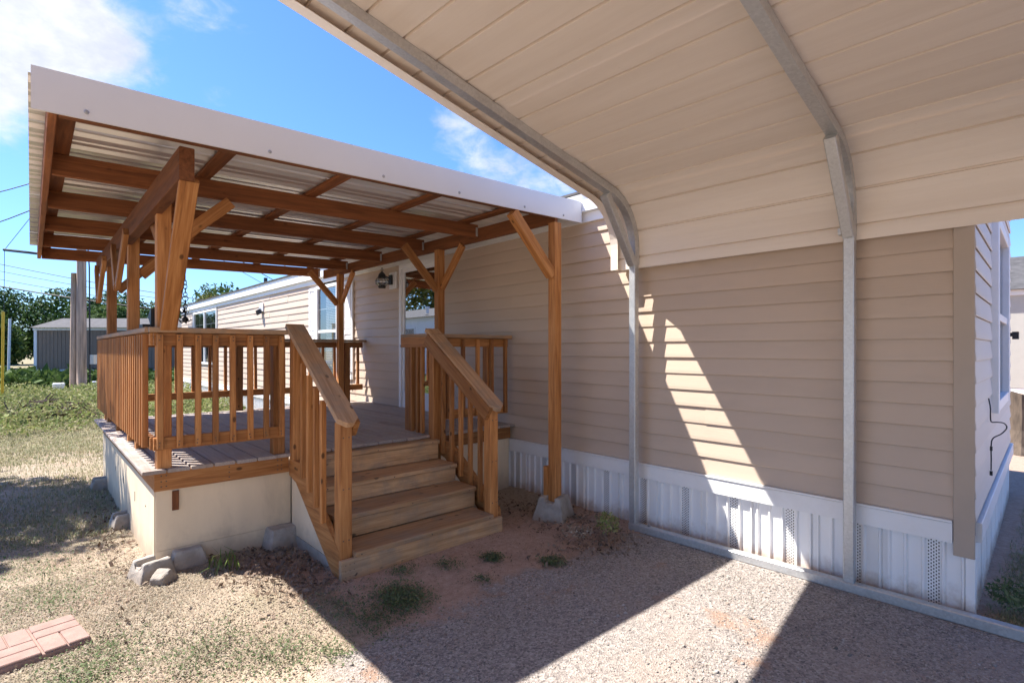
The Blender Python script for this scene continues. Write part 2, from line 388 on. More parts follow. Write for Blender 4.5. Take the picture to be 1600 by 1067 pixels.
CACHE = {}
def bar_mesh(L, w_, h, mt, ch):
    key = (round(L, 3), round(w_, 4), round(h, 4), mt, round(ch, 4))
    if key in CACHE: return CACHE[key]
    a, b_ = w_ / 2, h / 2
    ring = [(-a + ch, -b_), (a - ch, -b_), (a, -b_ + ch), (a, b_ - ch), (a - ch, b_), (-a + ch, b_), (-a, b_ - ch), (-a, -b_ + ch)]
    vs = [(-L / 2, y, z) for y, z in ring] + [(L / 2, y, z) for y, z in ring]
    fs = [(i, (i + 1) % 8, 8 + (i + 1) % 8, 8 + i) for i in range(8)]
    fs = [tuple(reversed(f)) for f in fs] + [tuple(range(8)), tuple(reversed(range(8, 16)))]
    fs = [tuple(reversed(f)) for f in fs]
    me = meshof('bar', vs, fs, M[mt]); CACHE[key] = me
    return me
def bar(name, p0, p1, w_, h, mt, parent=None, up=(0, 0, 1), ch=0.004, **kw):
    """a board from p0 to p1: h along up, w_ across"""
    p0, p1 = Vector(p0), Vector(p1); d = p1 - p0; L = d.length; x = d.normalized()
    z = Vector(up); z = (z - x * z.dot(x)).normalized(); y = z.cross(x)
    R = Matrix((x, y, z)).transposed().to_4x4()
    return link(name, bar_mesh(L, w_, h, mt, ch), parent, Matrix.Translation((p0 + p1) / 2) @ R, **kw)
def box(name, lo, hi, mt, parent=None, ch=0.003, **kw):
    lo, hi = Vector(lo), Vector(hi); s = hi - lo; c = (lo + hi) / 2
    i = max(range(3), key=lambda k: s[k])
    if i == 0: return bar(name, (lo.x, c.y, c.z), (hi.x, c.y, c.z), s.y, s.z, mt, parent, (0, 0, 1), ch, **kw)
    if i == 1: return bar(name, (c.x, lo.y, c.z), (c.x, hi.y, c.z), s.x, s.z, mt, parent, (0, 0, 1), ch, **kw)
    return bar(name, (c.x, c.y, lo.z), (c.x, c.y, hi.z), s.x, s.y, mt, parent, (0, 1, 0), ch, **kw)
class MB:
    def __init__(s): s.v = []; s.f = []; s.m = []
    def add(s, vs, fs, mi=0):
        o = len(s.v); s.v += [tuple(q) for q in vs]; s.f += [tuple(i + o for i in f) for f in fs]; s.m += [mi] * len(fs)
    def box(s, lo, hi, mi=0):
        x0, y0, z0 = lo; x1, y1, z1 = hi
        s.add([(x0, y0, z0), (x1, y0, z0), (x1, y1, z0), (x0, y1, z0), (x0, y0, z1), (x1, y0, z1), (x1, y1, z1), (x0, y1, z1)],
              [(0, 3, 2, 1), (4, 5, 6, 7), (0, 1, 5, 4), (1, 2, 6, 5), (2, 3, 7, 6), (3, 0, 4, 7)], mi)
    def tube(s, pts, r, n=6, mi=0):
        pts = [Vector(q) for q in pts]; rs = r if isinstance(r, (list, tuple)) else [r] * len(pts)
        vs = []; fs = []
        for i, q in enumerate(pts):
            d = (pts[min(i + 1, len(pts) - 1)] - pts[max(i - 1, 0)]).normalized()
            a = d.cross(Vector((0, 0, 1)));
            if a.length < 0.05: a = d.cross(Vector((1, 0, 0)))
            a.normalize(); b_ = d.cross(a)
            for k in range(n):
                an = 2 * math.pi * k / n
                vs.append(q + (a * math.cos(an) + b_ * math.sin(an)) * rs[i])
        for i in range(len(pts) - 1):
            for k in range(n):
                fs.append((i * n + k, i * n + (k + 1) % n, (i + 1) * n + (k + 1) % n, (i + 1) * n + k))
        fs += [tuple(range(n)), tuple(reversed(range((len(pts) - 1) * n, len(pts) * n)))]
        s.add(vs, [tuple(reversed(f)) for f in fs], mi)
    def lathe(s, c, prof, n=14, mi=0):
        vs = [(c[0] + r * math.cos(2 * math.pi * k / n), c[1] + r * math.sin(2 * math.pi * k / n), c[2] + z) for r, z in prof for k in range(n)]
        fs = [(i * n + k, i * n + (k + 1) % n, (i + 1) * n + (k + 1) % n, (i + 1) * n + k) for i in range(len(prof) - 1) for k in range(n)]
        s.add(vs, fs, mi)
    def build(s, name, mats, parent=None, smooth=False, MW=None, **kw):
        """verts are world coordinates unless MW is given"""
        mw = MW or Matrix.Identity(4)
        return link(name, meshof(name, s.v, s.f, [M[q] for q in (mats if isinstance(mats, (list, tuple)) else [mats])], s.m, smooth), parent, mw, **kw)

def npmesh(name, V, tri, mt, parent=None, **kw):
    """many small faces from numpy: V (n,3), tri (m,k)"""
    me = bpy.data.meshes.new(name); k = tri.shape[1]
    me.vertices.add(len(V)); me.vertices.foreach_set('co', V.astype(np.float32).ravel())
    me.loops.add(tri.size); me.loops.foreach_set('vertex_index', tri.astype(np.int32).ravel())
    me.polygons.add(len(tri)); me.polygons.foreach_set('loop_start', np.arange(0, tri.size, k, dtype=np.int32))
    me.materials.append(M[mt]); me.update(calc_edges=True); me.validate()
    return link(name, me, parent, None, **kw)

# value noise for terrain / scatter masks
_G = np.random.default_rng(5).random((256, 256))
def vn(x, y):
    x = np.asarray(x, float); y = np.asarray(y, float)
    xi = np.floor(x).astype(int); yi = np.floor(y).astype(int); fx = x - xi; fy = y - yi
    fx = fx * fx * (3 - 2 * fx); fy = fy * fy * (3 - 2 * fy)
    g = lambda i, j: _G[i % 256, j % 256]
    return (g(xi, yi) * (1 - fx) + g(xi + 1, yi) * fx) * (1 - fy) + (g(xi, yi + 1) * (1 - fx) + g(xi + 1, yi + 1) * fx) * fy
def fbm(x, y): return (vn(x, y) + 0.5 * vn(x * 2.1 + 7, y * 2.1) + 0.25 * vn(x * 4.3, y * 4.3 + 3)) / 1.75
def ss(v, a, b):
    q = np.clip((np.asarray(v, float) - a) / (b - a), 0, 1); return q * q * (3 - 2 * q)
def gh(x, y):
    """height of the ground"""
    x = np.asarray(x, float); y = np.asarray(y, float)
    h = -0.055 + 0 * x
    lawnz = (1 - ss(x, -3.2, -2.7))
    h = h + lawnz * (fbm(x * 1.3, y * 1.3) - 0.5) * 0.05 + (fbm(x * 5, y * 5) - 0.5) * (0.006 + 0.02 * lawnz)
    h = h + 0.05 * np.exp(-(((x + 3.55) / 0.42) ** 2 + ((y + 3.05) / 0.3) ** 2))
    return h

# ------------------------------------------------------------------ ground sheet
def axis(lo, hi, step, far, n=26):
    core = np.arange(lo, hi + 1e-6, step); g = np.geomspace(step * 2, far, n)
    return np.concatenate([lo - g[::-1], core, hi + g])
ax = axis(-12, 1.5, 0.05, 380); ay = axis(-5.2, 1.0, 0.05, 380)
GX, GY = np.meshgrid(ax, ay, indexing='ij')
V = np.stack([GX, GY, gh(GX, GY)], -1).reshape(-1, 3)
i, j = np.meshgrid(np.arange(len(ax) - 1), np.arange(len(ay) - 1), indexing='ij'); q = (i * len(ay) + j).ravel()
gr = npmesh('ground', V, np.stack([q, q + len(ay), q + len(ay) + 1, q + 1], 1), 'ground', kind='structure')
gr['label'] = 'yard of dry grass, reddish dirt and gravel around the mobile home'
gr.data.polygons.foreach_set('use_smooth', [True] * len(gr.data.polygons))

# ================================================================== MOBILE HOME
house = thing('mobile_home', (-11, 1.9, 0), 'long single wide mobile home with taupe lap siding and white skirting', 'mobile home')
XE, XF, HD = -0.447, -21.9, 3.85            # right corner, far end, depth
EDX, EDY = -0.0344, 0.9994                   # direction of the right end wall
Z0, EXPO, NC = 0.505, 0.1322, 17
ZT = Z0 + EXPO * NC
# solid body behind the cladding
mb = MB()
yb = 0.03
B = [(XF + 0.02, yb), (XE - 0.03, yb), (XE - 0.03 + EDX * HD, HD - 0.03), (XF + 0.02, HD - 0.03)]
mb.add([(x, y, -0.1) for x, y in B] + [(x, y, 2.98) for x, y in B], [(0, 1, 5, 4), (1, 2, 6, 5), (2, 3, 7, 6), (3, 0, 4, 7)])
mb.build('wall', 'shadowline', house)
# openings on the long wall: x0, x1, z0, z1
OPEN = [(-6.78, -5.72, 0.50, 2.74), (-9.79, -8.86, 0.98, 2.68), (-19.95, -17.0, 1.05, 2.70)]
def course(name, L, mt):
    key = ('course', round(L, 3), mt)
    if key in CACHE: return CACHE[key]
    pr = [(0.006, 0.009), (-0.003, 0.008), (-0.0115, 0.0), (-0.0145, 0.006), (-0.0135, 0.030), (-0.003, EXPO - 0.002), (0.008, EXPO + 0.014)]
    nx = max(1, int(L / 0.9)); xs = [-L / 2 + L * k / nx for k in range(nx + 1)]
    vs = []; fs = []; n = len(pr)
    for kx, x in enumerate(xs):
        for y, z in pr: vs.append((x, y, z))
    for kx in range(nx):
        for k in range(n - 1): fs.append((kx * n + k, (kx + 1) * n + k, (kx + 1) * n + k + 1, kx * n + k + 1))
    fs.append(tuple(range(n))); fs.append(tuple(reversed(range(nx * n, nx * n + n))))
    CACHE[key] = meshof(name, vs, fs, M[mt]); return CACHE[key]
for k in range(NC):
    z = Z0 + k * EXPO
    ivs = [(XF, XE - 0.06)]
    for a, b_, z0, z1 in OPEN:
        if z + EXPO > z0 + 0.02 and z < z1 - 0.02:
            ivs = [s2 for s in ivs for s2 in ((s[0], min(s[1], a)), (max(s[0], b_), s[1])) if s2[1] - s2[0] > 0.03]
    for a, b_ in ivs:
        cuts = [a]; x = b_ - (1.55 + 1.15 * ((k * 7) % 3))
        cc = []
        while x > a + 0.5: cc.append(x); x -= 3.66
        edges = [a] + sorted(cc) + [b_]
        for u, v_ in zip(edges[:-1], edges[1:]):
            ov = 0.0 if u == a else 0.012
            c_ = link('siding_panel', course('siding_panel', v_ - u + ov, 'siding'), house,
                      Matrix.Translation(((u - ov + v_) / 2, -0.0032 * (edges.index(u) % 2), z)) @ Matrix.Rotation(random.uniform(-.0004, .0004), 4, 'Y'))
# right end wall courses (broken round its window)
ER = Matrix.Rotation(math.atan2(EDX, EDY) * -1 + math.pi / 2, 4, 'Z')
def endpt(s, out=0.0, z=0.0): return Vector((XE + EDX * s + EDY * out, EDY * s - EDX * out, z))
EW = (1.24, 2.76, 1.03, 2.52)
for k in range(NC + 3):
    z = Z0 + k * EXPO
    if z > 2.95: break
    segs = [(0.005, HD)]
    if z + EXPO > EW[2] + .02 and z < EW[3] - .02: segs = [(0.005, EW[0]), (EW[1], HD)]
    for a, b_ in segs:
        pc = endpt((a + b_) / 2, 0, z)
        link('siding_panel', course('siding_panel', b_ - a, 'siding_end_lit'), house, Matrix.Translation(pc) @ ER)
# corner trim and eave trim
box('corner_trim', (XE - 0.085, -0.0235, 0.30), (XE + 0.012, -0.008, 2.72), 'trimtan', house)
mb = MB(); mb.box((XF, -0.030, ZT - 0.012), (XE + 0.01, 0.028, ZT + 0.07)); mb.box((XF, -0.040, ZT - 0.022), (XE + 0.01, 0.0, ZT - 0.0125))
mb.build('eave_trim', 'white', house)
mb = MB(); mb.box((XF - .05, -0.085, ZT + 0.0725), (XE + 0.05, 0.028, ZT + 0.165)); mb.box((XF - .05, -0.070, ZT + 0.1675), (XE + 0.05, 0.028, ZT + 0.25))
mb.build('eave_fascia', 'white', house)
# roof
mb = MB(); zr0 = ZT + 0.252; zr1 = zr0 + 0.34
xs = (XF - 0.06, XE + 0.06); ys = (-0.10, HD / 2, HD + 0.1)
mb.add([(x, y, z) for x in xs for y, z in ((ys[0], zr0), (ys[1], zr1), (ys[2], zr0), (ys[2], zr0 + .02), (ys[1], zr1 + .02), (ys[0], zr0 + .02))],
       [(0, 6, 7, 1), (1, 7, 8, 2), (3, 9, 10, 4), (4, 10, 11, 5), (0, 5, 11, 6), (2, 8, 9, 3), (0, 1, 4, 5), (1, 2, 3, 4), (6, 11, 10, 7), (7, 10, 9, 8)])
roof = mb.build('roof', 'shingle', house)
for x in (-12.6, -16.0):
    mb = MB(); zz = zr0 + 0.34 * 0.55
    mb.lathe((x, 1.0, zz - 0.05), [(0.05, 0), (0.05, 0.42), (0.0, 0.42)], 10); mb.build('vent_pipe', 'black', roof)
# white bottom band
mb = MB(); mb.box((XF, -0.036, 0.372), (XE - 0.088, 0.0, 0.486)); mb.box((XF, -0.044, 0.4905), (XE - 0.088, 0.0, 0.5035))
mb.build('bottom_band', 'white', house)
p0, p1 = endpt(0.09, 0.02), endpt(HD, 0.02)
bar('bottom_band', (p0.x, p0.y, 0.43), (p1.x, p1.y, 0.43), 0.03, 0.115, 'white', house)
# skirting panels, each with ribs and one punched strip
def skirt_mesh(W):
    key = ('skirt', round(W, 3))
    if key in CACHE: return CACHE[key]
    pr = []; fm = []
    segs = [(0.0, 0.010, -0.010), (0.018, 0.078, 0.007), (0.086, 0.096, -0.010), (0.104, 0.168, 0.007), (0.176, 0.186, -0.010), (0.194, 0.262, 0.006), (0.270, 0.280, -0.010),
            (0.288, 0.352, 0.007), (0.360, 0.370, -0.010), (0.378, 0.4064, 0.007)]
    for si, (a, b_, y) in enumerate(segs):
        pr += [(a, y), (b_, y)]
    vs = [(x, y, z) for x, y in pr for z in (-0.16, 0.3715)]
    fs = [(2 * k, 2 * k + 2, 2 * k + 3, 2 * k + 1) for k in range(len(pr) - 1) if k != 10]; fm = [0] * len(fs)
    # the punched strip: rows of staggered slots left open
    xa, xb = pr[10][0], pr[11][0]; yv = pr[10][1]; nc, nr = 11, 52; o = len(vs)
    for c_ in range(nc + 1):
        for r_ in range(nr + 1): vs.append((xa + (xb - xa) * c_ / nc, yv, -0.16 + 0.5315 * r_ / nr))
    for c_ in range(nc):
        for r_ in range(nr):
            if c_ % 2 and (r_ + (c_ // 2)) % 2 and 10 < r_ < nr - 1: continue
            q_ = o + c_ * (nr + 1) + r_
            fs.append((q_, q_ + nr + 1, q_ + nr + 2, q_ + 1)); fm.append(0)
    CACHE[key] = meshof('skirt_panel', vs, fs, [M['skirt'], M['vent']], fm); return CACHE[key]
x = XE - 0.4064; k = 0
while x > XF:
    link('skirt_panel', skirt_mesh(0.4064), house, Matrix.Translation((x - 0.0, 0.004 * 0, random.uniform(-.002, .002)))); x -= 0.4064
s = 0.0
while s < HD - 0.3:
    link('skirt_panel', skirt_mesh(0.4064), house, Matrix.Translation(endpt(s, 0.0)) @ ER); s += 0.4064
mb = MB(); mb.box((XE - 0.03, -0.017, -0.15), (XE + 0.012, 0.03, 0.299)); mb.build('skirt_corner', 'skirt', house)

def window(x0, x1, z0, z1, n=1, blinds=(1,), grid=True):
    y = -0.02
    f = MB(); wf = 0.055
    f.box((x0, y - .025, z0), (x0 + wf, .02, z1)); f.box((x1 - wf, y - .025, z0), (x1, .02, z1))
    f.box((x0 + wf, y - .025, z1 - wf), (x1 - wf, .02, z1)); f.box((x0 + wf, y - .035, z0), (x1 - wf, .02, z0 + wf))
    fr = f.build('window', 'white', house)
    step = (x1 - x0 - 2 * wf) / n
    for q_ in range(n):
        a = x0 + wf + q_ * step; b_ = a + step
        zm = (z0 + z1) / 2
        if q_: box('mullion', (a - .035, y - .022, z0 + wf), (a + .035, .0, z1 - wf), 'white', fr)
        box('meeting_rail', (a + .0352, y - .015, zm - .025), (b_ - .0352, .0, zm + .025), 'white', fr)
        if grid:
            box('muntin', ((a + b_) / 2 - .008, y + .012, zm + .026), ((a + b_) / 2 + .008, y + .02, z1 - wf), 'white', fr)
            box('muntin', (a, y + .0102, (zm + z1) / 2 - .02), (b_, y + .0115, (zm + z1) / 2 - .004), 'white', fr)
        g_ = MB(); g_.add([(a, y + .008, z0 + wf), (b_, y + .008, z0 + wf), (b_, y + .008, z1 - wf), (a, y + .008, z1 - wf)], [(0, 1, 2, 3)])
        g_.build('pane', 'glass', fr)
        if blinds[q_ % len(blinds)]:
            s_l = MB(); zz = z0 + wf + .03
            a2 = a + (0.34 if n == 1 else 0.02) * (b_ - a)
            while zz < z1 - wf:
                s_l.add([(a2, y + .026, zz), (b_, y + .026, zz), (b_, y + .040, zz + .024), (a2, y + .040, zz + .024)], [(0, 1, 2, 3)]); zz += 0.030
            s_l.build('blind', 'white', fr)
    return fr
window(-9.79, -8.86, 0.98, 2.68)
window(-19.95, -17.0, 1.05, 2.70, 2, (0, 0))
def shutter(x0, x1, z0, z1):
    s_ = MB(); y1 = -0.02
    s_.box((x0, -0.045, z0), (x0 + .05, y1, z1)); s_.box((x1 - .05, -0.045, z0), (x1, y1, z1))
    h3 = (z1 - z0)
    for a, b_ in ((0, .05), (h3 * .46, h3 * .46 + .06), (h3 - .05, h3)): s_.box((x0 + .05, -0.045, z0 + a), (x1 - .05, y1, z0 + b_))
    s_.box((x0 + .05, -0.032, z0 + .05), (x1 - .05, y1, z1 - .05))
    for a, b_ in ((.09, h3 * .46 - .04), (h3 * .46 + .10, h3 - .09)): s_.box((x0 + .085, -0.042, z0 + a), (x1 - .085, -0.033, z0 + b_))
    s_.build('shutter', 'white', house)
shutter(-10.13, -9.80, 1.0, 2.66); shutter(-8.62, -8.27, 1.0, 2.66)
# end wall window
fr = None
def ebar(name, s0, z0, s1, z1, out, wd, h, parent, mt='white'):
    a, b_ = endpt(s0, out, z0), endpt(s1, out, z1)
    return bar(name, a, b_, wd, h, mt, parent, up=((1, 0.034, 0) if abs(z1 - z0) > 0.01 else (0, 0, 1)))
fr = ebar('window', EW[0] + .05, EW[2], EW[0] + .05, EW[3], 0.025, 0.10, 0.05, house)
ebar('jamb', EW[1] - .05, EW[2], EW[1] - .05, EW[3], 0.025, 0.10, 0.05, fr)
for zz in (EW[2] + .04, EW[3] - .04): ebar('rail', EW[0] + .102, zz, EW[1] - .102, zz, 0.022, 0.045, 0.08, fr)
ebar('meeting_rail', EW[0] + .102, 1.76, EW[1] - .102, 1.76, 0.018, 0.03, 0.06, fr)
g_ = MB(); q4 = [endpt(EW[0] + .1, .006, EW[2] + .08), endpt(EW[1] - .1, .006, EW[2] + .08), endpt(EW[1] - .1, .006, EW[3] - .08), endpt(EW[0] + .1, .006, EW[3] - .08)]
g_.add(q4, [(0, 1, 2, 3)]); g_.build('pane', 'glass', fr)
# front door
DX0, DX1, DZ0, DZ1 = -6.76, -5.74, 0.655, 2.725
dm = MB(); dm.box((DX0, -0.05, DZ0), (DX0 + .065, .02, DZ1)); dm.box((DX1 - .065, -0.05, DZ0), (DX1, .02, DZ1)); dm.box((DX0 + .065, -0.05, DZ1 - .065), (DX1 - .065, .02, DZ1))
dm.box((DX0 - .0, -0.06, DZ0 - .03), (DX1, .02, DZ0 - .001))
dframe = dm.build('door_frame', 'white', house)
dm = MB(); a, b_ = DX0 + .068, DX1 - .068; y0 = -.032
dm.box((a, y0, DZ0 + .01), (a + .05, y0 + .03, DZ1 - .067)); dm.box((b_ - .05, y0, DZ0 + .01), (b_, y0 + .03, DZ1 - .067)); dm.box((a + .05, y0, DZ1 - .12), (b_ - .05, y0 + .03, DZ1 - .067))
dm.box((a + .05, y0, DZ0 + .01), (b_ - .05, y0 + .03, 0.90)); dm.box((a + .05, y0, 1.60), (b_ - .05, y0 + .03, 1.64)); dm.box((a + .11, y0 - .006, DZ0 + .06), (b_ - .11, y0 - .001, .85))
door = dm.build('storm_door', 'white', house)
for z0_, z1_ in ((0.90, 1.60), (1.64, DZ1 - .12)):
    g_ = MB(); g_.box((a + .05, y0 + .012, z0_), (b_ - .05, y0 + .016, z1_)); g_.build('pane', 'doorglass', door)
mb = MB(); mb.lathe((0, 0, 0), [(0.0, 0), (.018, .002), (.02, .02), (.012, .03), (.012, .05)], 10)
mb.build('handle', 'screw', door, MW=Matrix.Translation((a + .025, y0 - .05, 1.55)) @ Matrix.Rotation(-math.pi / 2, 4, 'X'))
mb = MB(); mb.box((a + .01, 0.018, DZ0), (b_ - .01, 0.028, DZ1 - .07)); mb.build('inner_door', 'trimtan', door)

# ================================================================== wall lantern, flood light, cables
lan = thing('wall_lantern', (-6.95, -0.03, 2.5), 'black onion lantern with clear glass on a white block left of the door', 'wall lamp')
box('mounting_block', (-7.05, -0.045, 2.40), (-6.85, -0.016, 2.64), 'white', lan)
box('back_plate', (-7.02, -0.075, 2.46), (-6.94, -0.0455, 2.60), 'black', lan)
mb = MB(); mb.tube([(-6.98, -.075, 2.55), (-6.99, -.13, 2.575), (-7.0, -.17, 2.56)], .010); mb.build('arm', 'black', lan)
c = (-7.0, -0.19, 2.40)
mb = MB(); mb.lathe(c, [(0.0, .0), (.05, 0), (.055, .02), (.06, .03), (.03, .034)], 14); mb.lathe(c, [(.07, .15), (.058, .165), (.05, .20), (.03, .225), (.012, .24), (.0, .245)], 14)
mb.tube([(c[0] + .028 * math.cos(q), c[1], c[2] + .268 + .028 * math.sin(q)) for q in np.linspace(0, 2 * math.pi, 12)], .005, 5)
mb.build('lamp_cap', 'black', lan)
mb = MB(); mb.lathe(c, [(.045, .034), (.085, .065), (.092, .10), (.068, .149)], 16); mb.build('lamp_shade', 'lampglass', lan, smooth=True)
mb = MB()
for rr, zz in ((.089, .07), (.096, .10)): mb.tube([(c[0] + rr * math.cos(q), c[1] + rr * math.sin(q), c[2] + zz) for q in np.linspace(0, 2 * math.pi, 18)], .0035, 4)
for q in np.linspace(0, 2 * math.pi, 7)[:-1]:
    mb.tube([(c[0] + r_ * math.cos(q), c[1] + r_ * math.sin(q), c[2] + z_) for r_, z_ in ((.05, .03), (.09, .065), (.097, .10), (.07, .152))], .003, 4)
mb.build('wire_guard', 'black', lan)
fl = thing('flood_light', (-12.98, -0.04, 2.4), 'small white flood light under the eave of the far sunlit wall', 'wall lamp')
box('mounting_block', (-13.08, -0.045, 2.38), (-12.88, -0.016, 2.58), 'white', fl)
mb = MB(); mb.lathe((0, 0, 0), [(0, 0), (.055, 0), (.09, -.10), (.0, -.09)], 12); mb.build('lamp_shade', 'black', fl, MW=Matrix.Translation((-12.98, -.12, 2.42)) @ Matrix.Rotation(0.6, 4, 'X'))
mb = MB(); mb.tube([(-12.98, -.046, 2.47), (-12.98, -.11, 2.42)], .02); mb.build('arm', 'white', fl)
mb = MB()
ctl = [(.92, .012, 1.16), (.90, .022, 1.10), (.94, .020, 1.04), (.96, .024, .995), (.99, .05, .992), (1.02, .085, .985), (1.02, .10, .955), (.98, .075, .915), (.93, .035, .885), (.91, .026, .84), (.91, .026, .74), (.905, .026, .665)]
def crom(c_, n=6):
    c_ = [Vector(q) for q in c_]; o = []
    for k in range(len(c_) - 1):
        a, b_, c2, d = c_[max(k - 1, 0)], c_[k], c_[k + 1], c_[min(k + 2, len(c_) - 1)]
        for t_ in np.linspace(0, 1, n, endpoint=False): o.append(.5 * ((2 * b_) + (c2 - a) * t_ + (2 * a - 5 * b_ + 4 * c2 - d) * t_ ** 2 + (3 * b_ - a - 3 * c2 + d) * t_ ** 3))
    return o + [c_[-1]]
pts = [endpt(*q) for q in crom(ctl)]
mb.tube(pts, .0042, 5); mb.tube([endpt(.905, .026, .66), endpt(.905, .026, .63)], .009, 6); mb.tube([endpt(.91, .026, .83), endpt(.91, .026, .80)], .008, 6)
mb.build('hanging_cable', 'wire', None, label='black cable hanging in a loop on the bright end wall', cat='cable')
mb = MB(); mb.tube([(-8.33, -.03, 1.08), (-8.28, -.06, 1.13), (-8.25, -.07, 1.06), (-8.27, -.05, .92), (-8.26, -.04, .8)], .006, 5)
mb.build('hanging_cable', 'wire', None, label='short black cable sticking out of the siding under the right hand shutter', cat='cable')

# ================================================================== DECK
deck = thing('wooden_deck', (-6.1, -1.7, 0), 'raised brown wooden deck with railing and cream plywood skirting beside the home', 'deck')
DX, DXF, DYL, DT = -4.35, -7.9, -3.37, 0.668
y = -3.445; k = 0
while y < -0.06:
    wv = 0.138
    if k == 0: parts_ = [(DXF - .05, -7.2), (-7.19, -6.55), (-6.54, -5.95), (-5.94, DX + .045)]
    elif k == 1: parts_ = [(DXF, -6.2), (-6.19, DX + .03)]
    else: parts_ = [(DXF + random.uniform(-.02, .02), DX + 0.035 + random.uniform(-.012, .012))]
    for a, b_ in parts_:
        dz = random.uniform(-.002, .002) + (0.004 if k == 0 else 0)
        bar('deck_board', (a, y + wv / 2, DT - .0125 + dz), (b_, y + wv / 2, DT - .0125 + dz * .5), wv, .025, 'deck', deck)
    y += wv + 0.009; k += 1
# rims
bar('rim_joist', (DX - .019, DYL, .583), (DX - .019, -2.462, .583), .038, .137, 'stain', deck)
bar('rim_joist', (DX - .019, -2.36, .583), (DX - .019, -.05, .583), .038, .137, 'stain', deck)
bar('rim_joist', (DXF, DYL + .019, .583), (DX - .04, DYL + .019, .583), .036, .137, 'stain', deck)
bar('rim_joist', (DXF + .019, DYL + .04, .583), (DXF + .019, -.05, .583), .036, .137, 'stain', deck)
for x in (-5.2, -6.1, -7.0): bar('joist', (x, DYL + .04, .58), (x, -.05, .58), .036, .13, 'stain', deck)
# cream skirting
for a, b_ in ((DYL + .012, -2.44), (-1.05, -.05)):
    mb = MB(); mb.box((DX - .036, a, .092), (DX - .024, b_, .512)); mb.box((DX - .038, a, -.2), (DX - .026, b_, .0895)); mb.build('skirt_panel', 'ply', deck)
mb = MB(); mb.box((DX - .036, -2.43, -.2), (DX - .026, -1.06, .512)); mb.build('skirt_panel', 'ply', deck)
for a, b_ in ((-5.62, DX - .039), (-6.85, -5.625), (DXF, -6.855)):
    mb = MB(); mb.box((a, DYL + .004, -.2), (b_, DYL + .015, .512)); mb.build('skirt_panel', 'ply', deck)
box('joist_end', (DX - .04, -3.262, .365), (DX - .006, -3.222, .50), 'rafter', deck)
for x in (-4.75, -5.3, -6.0, -6.6): box('screw_head', (x - .006, DYL + .001, .30 + random.uniform(-.1, .05)), (x + .006, DYL + .005, .33), 'brush', deck)
# railing posts
POST = 0.089
def post(x, y_, z0, z1, parent, mt='stain', w_=POST, name='post'):
    return bar(name, (x, y_, z0), (x, y_, z1), w_, w_, mt, parent, up=(0, 1, 0), ch=.005)
CAPZ = 1.655
for x, y_ in ((-5.40, -3.31), (-6.72, -3.31), (-7.84, -3.31), (DX - .05, -2.535), (-7.84, -1.9), (-7.84, -.35), (DX - .05, -.33)):
    post(x, y_, DT, 1.60, deck)
def rail_run(p0, p1, out, n, parent, zb=0.845, ends=(0.06, 0.06), btop=1.605, capw=.14, skip=None):
    """railing between two points: top and bottom boards, cap, n balusters on the outer face"""
    p0, p1 = Vector((*p0, 0)), Vector((*p1, 0)); d = (p1 - p0).normalized(); o = Vector((*out, 0))
    U = Vector((0, 0, 1))
    bar('bottom_rail', p0 + o * .045 + U * zb, p1 + o * .045 + U * zb, .038, .088, 'stain', parent)
    bar('top_rail', p0 + o * .045 + U * 1.572, p1 + o * .045 + U * 1.572, .038, .088, 'stain', parent)
    bar('rail_cap', p0 - d * .03 + o * .03 + U * (CAPZ - .019), p1 + d * .03 + o * .03 + U * (CAPZ - .019), capw, .036, 'cap', parent)
    L = (p1 - p0).length
    for k in range(n):
        s_ = ends[0] + (L - ends[0] - ends[1]) * k / max(1, n - 1) + random.uniform(-.004, .004)
        q_ = p0 + d * s_ + o * .083
        lean = d * random.uniform(-.006, .006)
        bar('baluster', q_ + U * (zb - .03) , q_ + U * btop + lean, .037, .037, 'stain', parent, up=(0, 1, 0), ch=.003)
rail_run((DX - .05, -3.375), (DX - .05, -2.50), (1, 0), 8, deck, ends=(.03, .03))
rail_run((DXF + .04, -3.325), (DX - .035, -3.325), (0, -1), 30, deck, ends=(.05, .085))
rail_run((-7.86, -3.25), (-7.86, -.05), (-1, 0), 17, deck, zb=.90)
rail_run((DX - .05, -1.03), (DX - .05, -.10), (1, 0), 5, deck, ends=(.1, .05))

# ================================================================== STEPS
st = thing('wooden_stair', (-3.9, -1.75, 0), 'flight of four worn wooden steps with sloping handrails up to the deck', 'stairs')
YL, YR = -2.415, -1.09                      # newel centre lines
XB = -3.452
bar('riser', (-3.374, YL - .058, .014), (-3.374, YR + .046, .014), .038, .138, 'stair', st)
TR = [(-3.358, -3.655, .118), (-3.635, -3.945, .294), (-3.92, -4.225, .452), (-4.20, -4.375, .636)]
for i, (xf, xb, zt) in enumerate(TR):
    y0 = YL + .048 if i == 0 else YL - .0; y1 = YR - .048 if i == 0 else YR - .012
    if i: y0 = YL + .03
    bar('tread', ((xf + xb) / 2, y0, zt - .019), ((xf + xb) / 2, y1, zt - .019), abs(xf - xb), .038, 'stair', st, ch=.007)
    if i:
        zb = TR[i - 1][2] + .001; h = zt - .039 - zb
        bar('riser', (xf - .04, y0, zb + h / 2), (xf - .04, y1, zb + h / 2), .03, h, 'stair', st)
